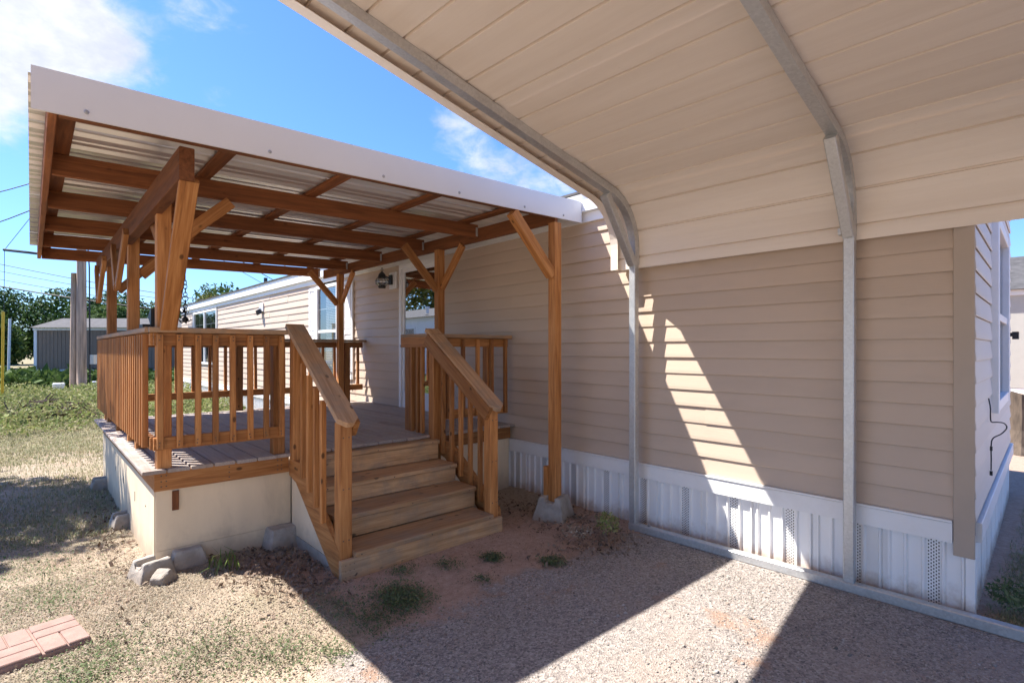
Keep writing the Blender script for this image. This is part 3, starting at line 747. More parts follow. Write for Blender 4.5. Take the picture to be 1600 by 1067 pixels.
for yy, o in ((YL, -1), (YR, 1)):
    post(XB, yy, -.06, 1.0, st, name='newel_post')
    post(-4.30, yy + (-.0 if o < 0 else 0), .49 if o < 0 else .30, 1.612, st, name='newel_post')
    ys = yy + o * .026
    # stringer: sloping plank
    mb = MB(); yo0, yo1 = sorted((yy + o * .0465, yy + o * .085))
    if o > 0: yo0, yo1 = yy + .047, yy + .085
    prof = [(-4.345, .62), (-4.345, .49), (-4.20, .455), (-3.52, -.05), (-3.42, -.05), (-3.42, .13), (-4.12, .62)]
    n = len(prof)
    mb.add([(x, yo0, z) for x, z in prof] + [(x, yo1, z) for x, z in prof], [tuple(range(n)), tuple(reversed(range(n, 2 * n)))] + [(i, i + n, (i + 1) % n + n, (i + 1) % n) for i in range(n)])
    if o < 0:
        mb.v = [(x, y_ + .038 if True else y_, z) for x, y_, z in mb.v]
    mb.build('stringer', 'stain', st)
    # sloping cap and the board under it
    a = Vector((-4.36, yy, 1.690)); b_ = Vector((-3.345, yy, .992))
    cm = MB(); L = (b_ - a).length; W2 = .072; hh = .019
    pl = [(-L / 2, -W2), (L / 2 - .05, -W2), (L / 2, -W2 + .05), (L / 2, W2 - .05), (L / 2 - .05, W2), (-L / 2, W2)]
    cm.add([(x, y_, -hh) for x, y_ in pl] + [(x, y_, hh) for x, y_ in pl], [tuple(reversed(range(6))), tuple(range(6, 12))] + [(i, (i + 1) % 6, (i + 1) % 6 + 6, i + 6) for i in range(6)])
    xv = (b_ - a).normalized(); zv = Vector((0, 1, 0)).cross(xv) * -1
    if zv.z < 0: zv = -zv
    yv = zv.cross(xv)
    cm.build('handrail_cap', 'cap', st, MW=Matrix.Translation((a + b_) / 2) @ Matrix((xv, yv, zv)).transposed().to_4x4())
    yi = yy - o * .0655
    bar('handrail', Vector((-4.34, yi, 1.60)), Vector((-3.40, yi, .955)), .038, .125, 'stain', st)
    nb = 4 if o < 0 else 5
    for k in range(nb):
        x = (-4.0 + .122 * k) if o < 0 else (-4.20 + .142 * k)
        zt = 1.62 - (x + 4.30) * .688 - .02
        zb = (.505 - (x + 3.96) * .68) if o < 0 else (.50 - (x + 4.2) * .60)
        yb_ = yy - .0665 if o < 0 else yy + .0285
        bar('baluster', (x, yb_, zb), (x, yb_, zt), .037, .037, 'stain', st, up=(0, 1, 0), ch=.003)
# level return at the top of the right hand rail
post(-4.74, YR, DT, 1.612, st, name='newel_post')
bar('rail_cap', (-4.82, YR, CAPZ - .017), (-4.262, YR, CAPZ - .017), .14, .034, 'cap', st)
bar('top_rail', (-4.80, YR - .064, 1.572), (-4.25, YR - .064, 1.572), .036, .10, 'stain', st)
for x in (-4.61, -4.50, -4.42): bar('baluster', (x, YR - .064, DT + .01), (x, YR - .064, 1.52), .037, .037, 'stain', st, up=(0, 1, 0))
# cream side panel and the footing strip
mb = MB(); pr = [(-4.33, .60), (-4.33, .03), (-3.62, .03)]
mb.add([(x, YL - .03, z) for x, z in pr] + [(x, YL - .02, z) for x, z in pr], [(0, 1, 2), (5, 4, 3), (0, 3, 4, 1), (1, 4, 5, 2), (2, 5, 3, 0)]); mb.build('side_panel', 'ply', st)
mb = MB(); mb.box((-4.33, YL - .034, -.2), (-3.50, YL - .018, .028)); mb.build('kick_board', 'concrete', st)
for dy in (.0, .03, .06):
    for dz in (-.03, .01, .05): box('screw_head', (-3.3555, YL - .03 + dy, dz), (-3.3515, YL - .025 + dy, dz + .005), 'brush', st)

def screws(parent, pts, axis_):
    mb = MB(); r_ = .0042
    for q in pts:
        q = Vector(q); h = Vector((r_, r_, r_)); h[axis_] = .0015
        mb.box(q - h, q + h)
    o = mb.build('screw_heads', 'brush', parent); o['kind'] = 'stuff'
screws(deck, [(DX + .0545, -3.345 + .115 * k + random.uniform(-.006, .006), z_) for k in range(8) for z_ in (.835, .858, 1.565, 1.59)]
       + [(DX + .0015, y_, z_) for y_ in (-3.33, -3.30, -2.9, -2.55, -2.52, -.9, -.6) for z_ in (.545, .58, .62)], 0)
screws(st, [(-3.4065, YL + dx, z_) for dx in (-.02, .02) for z_ in (.9, .55, .2)] + [(-3.4065, YR + dx, z_) for dx in (-.02, .02) for z_ in (.9, .55, .2)]
       + [(xf + .0005, y_, zt - .02) for xf, xb, zt in TR for y_ in (YL + .09, YR - .09, -1.75)], 0)
# ================================================================== PORCH ROOF
pr_ = thing('porch_roof', (-6, -1.9, 0), 'timber porch roof on posts with corrugated metal sheets and wide white edge board', 'porch roof')
RX, RXF, RYL, RYR = -3.285, -8.68, -3.99, -.09
def zr(y_): return 2.612 + .0268 * (y_ - RYL)
# fascia board of folded white metal
mb = MB(); T = .012
def quadbox(xa, xb, y0, y1, z0, z1, z2, z3):
    mb.add([(xa, y0, z0), (xb, y0, z0), (xb, y1, z1), (xa, y1, z1), (xa, y0, z2), (xb, y0, z2), (xb, y1, z3), (xa, y1, z3)],
           [(0, 3, 2, 1), (4, 5, 6, 7), (0, 1, 5, 4), (1, 2, 6, 5), (2, 3, 7, 6), (3, 0, 4, 7)])
quadbox(RX - T, RX, RYL - .01, RYR, zr(RYL), zr(RYR), zr(RYL) + .200, zr(RYR) + .200)
quadbox(RX - .10, RX - T - .001, RYL - .01, RYR, zr(RYL) + .2005, zr(RYR) + .2005, zr(RYL) + .203, zr(RYR) + .203)
fas = mb.build('fascia', 'fascia', pr_)
for yy in (-3.80, -2.95, -2.2, -1.55, -.85, -.35):
    mb = MB(); mb.lathe((0, 0, 0), [(0, .006), (.006, .006), (.011, .002), (.011, 0)], 8)
    mb.build('screw_head', 'screw', fas, MW=Matrix.Translation((RX + .001, yy, zr(yy) + .035)) @ Matrix.Rotation(math.pi / 2, 4, 'Y'))
# corrugated sheets, each 0.9 m wide, ribs run from the house outwards
def sheet(x0, x1, lift):
    pr = []; x = x0; pitch = .2667
    while x < x1 - .01:
        pr += [(x, 0), (x + .030, 0), (x + .060, .032), (x + .090, .032), (x + .120, 0), (x + .180, 0), (x + .188, .008), (x + .206, .008), (x + .214, 0)]; x += pitch
    pr = [q for q in pr if q[0] < x1] + [(x1, 0)]
    ys_ = np.linspace(RYL - .02, RYR, 5)
    vs = [(x, y_, zr(y_) + .167 + z + lift) for x, z in pr for y_ in ys_]; n = 5
    fs = [(i * n + k, (i + 1) * n + k, (i + 1) * n + k + 1, i * n + k + 1) for i in range(len(pr) - 1) for k in range(n - 1)]
    return link('roof_sheet', meshof('roof_sheet', vs, fs, M['sheet']), pr_)
# (photo: ribs run along the joists, so sheets lie side by side along the wall)
x = RXF - .06; k = 0
while x < RX - .02:
    sheet(x, min(x + .96, RX - .015), .0015 * (k % 2)); x += .95; k += 1
# joists (towards the house) and purlins (along it)
JX = [RX - .035, -4.45, -5.50, -6.55, -7.60, -8.63]
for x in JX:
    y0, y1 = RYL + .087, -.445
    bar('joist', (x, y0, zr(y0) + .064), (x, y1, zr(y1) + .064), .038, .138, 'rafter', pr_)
for x in JX[1:]:
    box('joist_hanger', (x - .026, -.475, zr(-.45) + .005), (x + .026, -.449, zr(-.45) + .10), 'galv', pr_)
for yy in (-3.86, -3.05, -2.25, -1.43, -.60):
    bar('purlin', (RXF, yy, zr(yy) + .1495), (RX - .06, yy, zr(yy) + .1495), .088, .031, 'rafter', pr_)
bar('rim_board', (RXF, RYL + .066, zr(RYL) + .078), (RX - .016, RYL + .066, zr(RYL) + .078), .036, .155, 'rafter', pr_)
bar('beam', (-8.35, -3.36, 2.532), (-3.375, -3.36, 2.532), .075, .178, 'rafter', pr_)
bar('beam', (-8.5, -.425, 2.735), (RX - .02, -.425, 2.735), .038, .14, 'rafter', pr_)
# posts
post(-4.40, -3.31, DT, 2.60, pr_); post(-5.87, -3.31, DT, 2.60, pr_); post(-7.60, -3.31, DT, 2.60, pr_)
post(-3.325, -.425 + .0, .08, 2.665, pr_); post(-5.14, -.455, DT, 2.664, pr_); post(-7.83, -.455, DT, 2.664, pr_)
box('post_shoe', (-3.41, -.49, .12), (-3.37, -.38, .42), 'stain', pr_)
# braces
def brace(p0, p1, w_=.038, h=.088, up=(0, 1, 0)): bar('knee_brace', p0, p1, h, w_, 'stain', pr_, up=up, ch=.004)
bar('knee_brace', (-4.27, -3.30, CAPZ - .01), (-3.42, -3.34, 2.455), .038, .098, 'stain', pr_, up=(0, 1, 0))                 # wide plank from rail to beam end
brace((-4.44, -3.27, 2.08), (-4.86, -3.30, 2.47))
for x in (-5.87, -7.60):
    brace((x - .05, -3.43, 2.06), (x - .47, -3.415, 2.48)); brace((x + .05, -3.43, 2.06), (x + .47, -3.415, 2.48))
    brace((x, -3.25, 2.18), (x, -2.86, 2.60), up=(1, 0, 0))
brace((-4.40, -3.25, 2.26), (-4.40, -2.88, 2.615), up=(1, 0, 0))
brace((-3.325, -.47, 2.18), (-3.325, -.96, 2.675), up=(1, 0, 0), h=.089, w_=.075)
for x in (-5.14, -7.83):
    brace((x, -.50, 2.20), (x, -.93, 2.66), up=(1, 0, 0)); brace((x + .05, -.455, 2.22), (x + .45, -.455, 2.66)); 
# ================================================================== CARPORT
TH = math.radians(1.7)
CW = Matrix.Translation((-2.68, -.186, 0)) @ Matrix.Rotation(TH, 4, 'Z')
cp = link('carport', None, None, CW, 'open tan metal carport with rounded eaves on galvanised tube frames', 'carport')
YM, R, ZS = -3.1, .45, 2.385                # centre line, eave radius, spring height
ANG = math.radians(79)
A0 = .068
ARC0 = ZS - 2.205; ARCL = R * ANG
sl = (math.cos(ANG - math.pi / 2 + math.pi / 2), math.sin(ANG))
def girth(s_):
    """point and outward normal on the roof skin, from the wall-side lower edge"""
    if s_ < ARC0: return (A0, 2.205 + s_), (1, 0)
    if s_ < ARC0 + ARCL:
        a = (s_ - ARC0) / R; return (A0 - R + R * math.cos(a), ZS + R * math.sin(a)), (math.cos(a), math.sin(a))
    d = s_ - ARC0 - ARCL; a = ANG
    return (A0 - R + R * math.cos(a) - math.sin(a) * d, ZS + R * math.sin(a) + math.cos(a) * d), (math.cos(a), math.sin(a))
SR = ARC0 + ARCL + (A0 - R + R * math.cos(ANG) - YM) / math.sin(ANG)      # girth at the ridge
XA, XZ = -.20, 6.62
def rib(s_):
    u = ((s_ - .085) % .2286)
    if u < .005: return .019 * u / .005
    if u < .014: return .019
    if u < .019: return .019 * (1 - (u - .014) / .005)
    return 0.0
def panel(s0, s1, mirror, lift):
    ss_ = sorted(set([s0, s1] + [q for k in range(0, 40) for q in (.085 + k * .2286, .090 + k * .2286, .099 + k * .2286, .104 + k * .2286) if s0 < q < s1]
                     + [q for q in np.linspace(ARC0, ARC0 + ARCL, 15) if s0 < q < s1]))
    nx = 8; xs_ = np.linspace(XA, XZ, nx); vs = []; fs = []
    for s_ in ss_:
        (y_, z_), (ny, nz) = girth(s_); h = rib(s_ - 1e-6 if abs(s_ - s1) < 1e-9 else s_) + lift
        y_ += ny * h; z_ += nz * h
        if mirror: y_ = 2 * YM - y_
        for x in xs_: vs.append((x, y_, z_))
    for k in range(len(ss_) - 1):
        for i in range(nx - 1):
            f = (k * nx + i, k * nx + i + 1, (k + 1) * nx + i + 1, (k + 1) * nx + i); fs.append(f if not mirror else tuple(reversed(f)))
    link('roof_panel', meshof('roof_panel', vs, fs, M['tan']), cp, CW)
edges = []
s_ = 0.0
while s_ < SR - .1: edges.append(s_); s_ += .686
edges.append(SR)
for mir in (False, True):
    for k in range(len(edges) - 1):
        panel(edges[k] - (.022 if k else 0), edges[k + 1] + (.0 if k == len(edges) - 2 else .0), mir, .001 + .008 * (k % 2))
# ridge cap
mb = MB(); (yr, zr_), _ = girth(SR)
mb.add([(x, YM + dy, zr_ + .024 + dz) for x in (XA, XZ) for dy, dz in ((-.15, -.03), (0, 0), (.15, -.03))], [(0, 3, 4, 1), (1, 4, 5, 2)])
mb.build('ridge_cap', 'tan', cp, MW=CW)
# edge trim hugging the ends of the panels
def sweep(name, x0, x1, inner, outer, s0, s1, mt, n=26, mirror=False):
    vs = []; fs = []; ss_ = [s0] + [q for q in list(np.linspace(ARC0, ARC0 + ARCL, 13)) if s0 + .01 < q < s1 - .01] + [s1]
    for s_ in ss_:
        (y_, z_), (ny, nz) = girth(s_)
        for o, x in ((inner, x0), (inner, x1), (outer, x1), (outer, x0)):
            yy = y_ + ny * o
            vs.append((x, 2 * YM - yy if mirror else yy, z_ + nz * o))
    for k in range(len(ss_) - 1):
        for q in range(4):
            f = (k * 4 + q, k * 4 + (q + 1) % 4, (k + 1) * 4 + (q + 1) % 4, (k + 1) * 4 + q); fs.append(tuple(reversed(f)) if mirror else f)
    e = (len(ss_) - 1) * 4; fs += [(0, 3, 2, 1), (e, e + 1, e + 2, e + 3)]
    return link(name, meshof(name, vs, fs, M[mt]), cp, CW)
for mir in (False, True):
    sweep('gable_trim', XA - .004, XA + .0005, -.042, .024, 0, SR, 'tan', mirror=mir)
    sweep('gable_trim', XA - .004, XA + .045, .0245, .027, 0, SR, 'tan', mirror=mir)
    sweep('gable_trim', XA + .001, XA + .072, -.042, -.0395, 0, SR, 'tan', mirror=mir)
TB = .0635
BOWX = [.032, 1.645, 3.25, 4.86, 6.42]
for bx in BOWX:
    for mir in (False, True):
        sweep('roof_bow', bx - TB / 2, bx + TB / 2, -TB, -.0005, .03, SR, 'galv', mirror=mir)
        def Mr(y_): return 2 * YM - y_ if mir else y_
        a = CW @ Vector((bx, Mr(.0333), .009)); b_ = CW @ Vector((bx, Mr(.0333), 2.25))
        bar('leg', a, b_, TB - .002, TB - .002, 'galv', cp, up=(math.cos(TH), math.sin(TH), 0), ch=.005)
        # short straight tube across the eave corner
        p0 = Vector((bx, Mr(-.385), 2.755)); p1 = Vector((bx, Mr(.012), 2.235))
        bar('corner_brace', CW @ p0, CW @ p1, .066, .066, 'galv', cp, up=(math.cos(TH), math.sin(TH), 0), ch=.005)
        if not mir:
            c0 = CW @ Vector((bx - .058, .02, 2.262)); c1 = CW @ Vector((bx - .034, .02, 2.262))
            bar('clip', c0, c1, .05, .045, 'galv', cp, ch=.002)
for mir in (False, True):
    yy = 2 * YM - .0318 if mir else .0318
    bar('base_rail', CW @ Vector((0, yy, -.024)), CW @ Vector((6.46, yy, -.024)), TB, .0625, 'galv', cp, ch=.006)
# white gutter closing the gap between the low edge of the panels and the wall
mb = MB(); q0, q1 = CW @ Vector((-.17, A0 + .031, 0)), CW @ Vector((1.85, A0 + .031, 0))
mb.add([(q0.x, q0.y, 2.215), (q1.x, q1.y, 2.215), (q1.x, -.024, 2.215), (q0.x, -.024, 2.215), (q0.x, q0.y, 2.36), (q1.x, q1.y, 2.36), (q1.x, -.024, 2.36), (q0.x, -.024, 2.36),
        ], [(0, 3, 2, 1), (0, 1, 5, 4), (2, 3, 7, 6), (1, 2, 6, 5), (3, 0, 4, 7), (4, 5, 6, 7)])
mb.build('gutter', 'white', cp)
mb = MB(); mb.lathe((0.18, .034, .0075), [(.014, 0), (.014, .012), (.006, .012), (.006, .025), (0, .025)], 6); mb.build('anchor_bolt', 'screw', cp, MW=CW)

# ================================================================== concrete blocks
def pier(loc, rz, label, s=1.0, tilt=0.0, group='concrete deck blocks', notch=True, top=.092, bot=.142, h=.2):
    """precast pier block: sloping sides, a slot for the post in the top"""
    mb = MB(); b_, t_, q = bot, top, .020
    prof = [(-t_, h), (-q * 2.1, h), (-q * 2.1, h - .045), (q * 2.1, h - .045), (q * 2.1, h), (t_, h)]
    if not notch: prof = [(-t_, h), (t_, h)]
    n = len(prof)
    top_f = [(x, -t_, z) for x, z in prof]; top_b = [(x, t_, z) for x, z in prof]
    vs = top_f + top_b + [(-b_, -b_, 0), (b_, -b_, 0), (b_, b_, 0), (-b_, b_, 0)]; o = 2 * n
    fs = [(i, i + 1, n + i + 1, n + i) for i in range(n - 1)]
    fs += [tuple([o] + [o + 1] + list(reversed(range(n)))), tuple([o + 2, o + 3] + list(range(n, 2 * n)))]
    fs += [(o + 1, o + 2, 2 * n - 1, n - 1), (o + 3, o, 0, n)]
    mb.add([(x * s, y_ * s, z * s) for x, y_, z in vs], fs)
    zg = float(gh(loc[0], loc[1]))
    MW = Matrix.Translation((loc[0], loc[1], zg + loc[2])) @ Matrix.Rotation(rz, 4, 'Z') @ Matrix.Rotation(tilt, 4, 'X')
    ob = mb.build('concrete_block', 'concrete', None, MW=MW, label=label, cat='concrete block', group=group)
    bv = ob.modifiers.new('bevel', 'BEVEL'); bv.width = .012; bv.segments = 2
    sb = ob.modifiers.new('sub', 'SUBSURF'); sb.subdivision_type = 'SIMPLE'; sb.levels = sb.render_levels = 3
    for sc_, st_ in ((.06, .012), (.012, .005)):
        tx = bpy.data.textures.new('rough', 'CLOUDS'); tx.noise_scale = sc_
        dp = ob.modifiers.new('rough', 'DISPLACE'); dp.texture = tx; dp.strength = st_; dp.texture_coords = 'GLOBAL'
    return ob
pier((-3.325, -.44, -.03), .35, 'grey concrete block under the post by the white skirting', 1.12)
pier((-4.34, -3.385, -.06), .25, 'large notched concrete block holding up the front corner of the deck', .92)
pier((-4.19, -3.33, -.04), .75, 'small concrete piece leaning on the corner block of the deck', .50, .45, notch=False, h=.24)
pier((-4.40, -3.17, -.07), .05, 'concrete block half hidden behind the leaning piece at the deck corner', .95, notch=False)
pier((-4.34, -2.53, -.05), .05, 'shaded concrete block in the corner between deck and steps', 1.05, notch=False)
pier((-5.72, -3.385, -.05), .1, 'concrete block halfway along the long side of the deck', .85)
pier((-7.50, -3.40, -.05), .0, 'concrete block under the far end of the long deck side', .9)

# paver with a basket weave of bricks
pv = thing('patio_paver', (-3.72, -3.95, -.055), 'pinkish paver of basket weave bricks lying in the dry grass', 'paver', rz=math.atan2(-.30, .05))
PW = WM[pv.name]
bar('slab', PW @ Vector((-.158, .0, .012)), PW @ Vector((.43, 0.0, .012)), .385, .04, 'paver', pv)
L1, W1 = .185, .092
for gx in range(0, 3):
    for gy in range(2):
        ox, oy = -.158 + gx * .196, -.19 + gy * .192
        for k in range(2):
            if (gx + gy) % 2: lo, hi = (ox + k * .095 + .003, oy + .003), (ox + k * .095 + W1, oy + .187)
            else: lo, hi = (ox + .003, oy + k * .095 + .003), (ox + .187, oy + k * .095 + W1)
            mb = MB(); mb.box((lo[0], lo[1], .030), (hi[0], hi[1], .043 + random.uniform(0, .002)))
            o_ = mb.build('brick', 'paver', pv, MW=PW)
            bv = o_.modifiers.new('bevel', 'BEVEL'); bv.width = .004; bv.segments = 1

# ================================================================== chime and solar light
wc = thing('wind_chime', (-6.94, -2.70, 2.60), 'rusty iron chain ornament hanging from the porch roof by the corner post', 'wind chime')
mb = MB(); mb.tube([(-6.94, -2.70, 2.70), (-6.94, -2.70, 2.27)], .004, 5); mb.build('cord', 'black', wc)
mb = MB(); z = 2.29
while z > 1.86:
    rr = random.uniform(.012, .032); q0 = random.uniform(0, 3)
    mb.tube([(-6.94 + rr * math.cos(q) * math.cos(q0), -2.70 + rr * math.cos(q) * math.sin(q0), z - .03 + .03 * math.sin(q)) for q in np.linspace(0, 2 * math.pi, 9)], .005, 4); z -= .045
mb.build('chain', 'black', wc)
mb = MB()
for k in range(12):
    q = random.uniform(0, 6.28); r_ = random.uniform(.03, .075); zz = random.uniform(1.80, 2.0)
    mb.tube([(-6.94, -2.70, zz + .02), (-6.94 + r_ * math.cos(q) * .6, -2.70 + r_ * math.sin(q) * .6, zz - .01), (-6.94 + r_ * math.cos(q), -2.70 + r_ * math.sin(q), zz + .015)], .006, 4)
mb.lathe((-6.94, -2.70, 1.80), [(0, 0), (.03, .02), (.035, .05), (0, .09)], 8)
mb.build('ornament', 'black', wc)
so = thing('solar_light', (-4.62, -3.33, CAPZ), 'small dark solar light with tilted panel on the railing by the corner post', 'solar light')
mb = MB(); mb.add([(-4.70, -3.36, 1.745), (-4.56, -3.36, 1.66), (-4.56, -3.36, 1.80), (-4.70, -3.34, 1.755), (-4.56, -3.33, 1.662), (-4.56, -3.33, 1.80)], [(0, 1, 2), (5, 4, 3), (0, 3, 4, 1), (1, 4, 5, 2), (2, 5, 3, 0)]); mb.build('panel', 'black', so)
mb = MB(); mb.box((-4.80, -3.40, CAPZ + .001), (-4.64, -3.30, CAPZ + .03)); mb.build('base', 'black', so)

# ================================================================== far things
def shedhouse(name, c0, rz, L, D, zw, zrf, wallm, roofm, label, skirt='skirt', groove=.2, trim='fascia', ridge='x', win=()):
    MW = Matrix.Translation((*c0, -.06)) @ Matrix.Rotation(rz, 4, 'Z')
    h = link(name, None, None, MW, label, 'house')
    mb = MB(); mb.box((0, 0, .55), (L, D, zw)); x = 0.0
    while x < L - .05: mb.box((x + .01, -.012, .55), (min(x + groove - .015, L), -.001, zw - .12)); x += groove
    wl = mb.build('wall', wallm, h, MW=MW)
    mb = MB(); mb.box((.02, .02, 0), (L - .02, D - .02, .549)); x = 0.0
    while x < L - .05: mb.box((x + .02, .0, 0), (min(x + .3, L), .019, .54)); x += .33
    mb.build('skirting', skirt, h, MW=MW)
    mb = MB(); mb.box((-.02, -.035, .5), (.13, -.0125, zw - .12)); mb.box((-.05, -.06, zw - .12), (L + .05, .0, zw + .02)); mb.box((L - .13, -.035, .5), (L + .02, -.0125, zw - .12)); mb.build('trim', trim, h, MW=MW)
    mb = MB(); e = .25; zz = zw + .02
    mb.add([(-.05, -e, zz), (L + .05, -e, zz), (L + .05, D / 2, zrf), (-.05, D / 2, zrf), (-.05, D + e, zz), (L + .05, D + e, zz)], [(0, 1, 2, 3), (3, 2, 5, 4), (0, 3, 4), (1, 5, 2), (0, 4, 5, 1)])
    rf = mb.build('roof', roofm, h, MW=MW)
    mb = MB(); mb.lathe((L * .44, .3, zz + (zrf - zz) * .3), [(.06, 0), (.06, .22), (.1, .22), (.1, .3), (0, .3)], 8); mb.build('vent_pipe', 'fascia', rf, MW=MW)
    for x0, x1, z0, z1 in win:
        mb = MB(); mb.box((x0, -.05, z0), (x1, -.0125, z1)); wn_ = mb.build('window', 'fascia', h, MW=MW)
        mb = MB(); mb.box((x0 + .08, -.056, z0 + .08), (x1 - .08, -.0505, z1 - .08)); mb.build('pane', 'glass', wn_, MW=MW)
    return h
shedhouse('house', (-36.4, -3.85), math.atan2(.738, .675), 14, 3.4, 2.66, 3.25, 'greywall', 'shingle', 'low grey brown house behind the weathered utility poles', groove=.2)
shedhouse('house', (-1.75, 15.0), math.radians(6), 12, 5, 3.1, 4.3, 'tanwall', 'shingle', 'cream neighbouring house past the bright end wall', groove=1.2)
# white neighbour across the yard, mirrored in the storm door
shedhouse('house', (-13.0, -9.2), math.pi, 17, 4.5, 3.0, 3.7, 'fascia', 'shingle', 'white mobile home across the yard mirrored in the storm door', groove=.6, win=((4, 5, 1.2, 2.6), (8, 8.9, 1.2, 2.6), (12, 13.2, 1.2, 2.6)))

def polemesh(mb, x, y_, z1, r0, r1, n=12, lean=(0, 0)):
    k = 8; mb.tube([(x + lean[0] * i / k + .012 * math.sin(i * 2.1), y_ + lean[1] * i / k, -.3 + (z1 + .3) * i / k) for i in range(k + 1)], [r0 + (r1 - r0) * i / k for i in range(k + 1)], n)
pole = thing('utility_pole', (-23.2, -2.72, 0), 'tall weathered utility pole standing right of its short stub behind the weeds', 'utility pole')
mb = MB(); polemesh(mb, -23.2, -2.72, 8.6, .150, .115); mb.build('pole', 'polewood', pole, smooth=True)
mb = MB(); mb.tube([(-23.2, -2.69, 4.68), (-24.0, -3.60, 4.74), (-24.97, -4.68, 4.90)], .045, 8); mb.build('arm', 'black', pole)
mb = MB(); mb.box((-23.9, -2.75, 8.1), (-22.5, -2.62, 8.2)); mb.build('crossarm', 'polewood', pole)
mb = MB(); mb.tube([(-23.04, -2.5, 0), (-23.05, -2.52, 4.3), (-23.10, -2.55, 4.9)], .02, 6); mb.build('conduit', 'wire', pole)
mb = MB(); mb.lathe((-22.93, -2.42, 1.0), [(0, 0), (.10, 0), (.10, .32), (0, .32)], 10); mb.build('meter', 'galv', pole)
stub = thing('utility_pole', (-23.4, -2.98, 0), 'short stub of an old pole with slanted top left of the tall utility pole', 'utility pole')
mb = MB(); polemesh(mb, -23.38, -2.93, 4.1, .105, .09, lean=(.03, .03)); mb.build('pole', 'polewood', stub, smooth=True)
for k, (dx, dy, nm) in enumerate(((.30, -.62, 'left'), (-.05, .42, 'right'))):
    mb = MB(); mb.box((-23.1 + dx - .2, -2.7 + dy - .15, .0), (-23.1 + dx + .2, -2.7 + dy + .15, .40)); ob = mb.build('concrete_block', 'fascia', None, label=f'pale concrete block at the {nm} foot of the utility poles', cat='concrete block', group='pale blocks at the utility poles')
    bv = ob.modifiers.new('bevel', 'BEVEL'); bv.width = .02
def sag(a, b_, s_, n=14): return [(a[0] + (b_[0] - a[0]) * t_, a[1] + (b_[1] - a[1]) * t_, a[2] + (b_[2] - a[2]) * t_ - s_ * 4 * t_ * (1 - t_)) for t_ in np.linspace(0, 1, n)]
WL = [((-34.0, -8.2, 6.1), (-23.1, 6.0, 3.05), .35, .016, 'upper thin power line crossing behind the porch'),
      ((-34.0, -8.2, 5.75), (-23.1, 6.0, 2.92), .35, .013, 'thin power line just under the upper one behind the porch'),
      ((-34.0, -8.2, 5.35), (-23.1, 6.0, 2.72), .35, .013, 'middle thin power line behind the porch'),
      ((-34.0, -8.2, 5.0), (-23.1, 6.0, 2.60), .35, .030, 'thick lowest power line crossing behind the porch'),
      ((-31.5, -9.0, 6.9), (-23.3, -2.6, 7.9), .5, .018, 'power line climbing to the pole at the top left edge'),
      ((-31.5, -9.0, 5.4), (-23.3, -2.6, 7.2), .6, .018, 'slack power line climbing to the pole below the top left one'),
      ((-24.97, -4.66, 4.9), (-23.3, -2.72, 8.2), .0, .009, 'thin guy wire from the strut tip up to the pole'),
      ((-24.97, -4.66, 4.9), (-25.0, -4.69, .0), .0, .009, 'thin guy wire from the strut tip down to the ground'),
      ((-23.2, -2.6, 8.1), (-36.0, 14.0, 3.4), .55, .02, 'power line sloping down above the sunlit far wall'),
      ((-23.2, -2.6, 7.6), (-36.0, 14.0, 2.9), .55, .012, 'thinner power line sloping down above the sunlit far wall'),
      ((-30.0, 6.2, 6.2), (-17.0, 6.0, 3.6), .3, .014, 'short stretch of power line above the vent pipe')]
for a, b_, s_, r_, lb in WL:
    mb = MB(); mb.tube(sag(a, b_, s_), r_, 5); mb.build('power_line', 'wire', None, label=lb, cat='power line', group='wires of the utility poles')
mb = MB(); mb.tube([(-19.46, -4.56, -.1), (-19.46, -4.54, 2.5)], .03, 10); mb.build('marker_post', 'yellow', None, label='yellow pipe post at the left edge of the yard', cat='post')
mb = MB(); mb.tube([(-33.1, -4.75, -.1), (-33.1, -4.70, 2.9)], .05, 10); mb.build('marker_post', 'fascia', None, label='slim white post standing before the trees left of the grey house', cat='post')
# road beyond the yard
mb = MB(); d = Vector((.675, .738, 0)); c = Vector((-52, -12, 0)); q = Vector((-.738, .675, 0)) * 3
mb.add([(c - d * 60 - q) + Vector((0, 0, .05)), (c + d * 60 - q) + Vector((0, 0, .05)), (c + d * 60 + q) + Vector((0, 0, .05)), (c - d * 60 + q) + Vector((0, 0, .05))], [(0, 3, 2, 1)])
mb.build('road', 'asph', None, kind='structure')

# trees: trunk with limbs, crown of many leaf clumps
def leafcloud(centers, radii, n, size, flat=1.0):
    cs = np.array(centers); rs = np.array(radii); wgt = rs ** 2; idx = RNG.choice(len(cs), n, p=wgt / wgt.sum())
    d = RNG.normal(size=(n, 3)); d /= np.linalg.norm(d, axis=1, keepdims=True)
    rad = rs[idx] * (0.35 + 0.65 * RNG.random(n) ** 0.45) * (1 + .18 * RNG.normal(size=n) * (RNG.random(n) < .3))
    P = cs[idx] + d * rad[:, None] * np.array([1, 1, flat])
    a = RNG.normal(size=(n, 3)); a /= np.linalg.norm(a, axis=1, keepdims=True)
    b_ = np.cross(a, d + .3 * RNG.normal(size=(n, 3))); b_ /= np.linalg.norm(b_, axis=1, keepdims=True) + 1e-9
    sz = size * (0.6 + .8 * RNG.random(n))[:, None]
    V = np.stack([P - a * sz * .9, P + b_ * sz * .42, P + a * sz * .9, P - b_ * sz * .42], 1).reshape(-1, 3)
    return V, np.arange(4 * n).reshape(n, 4)
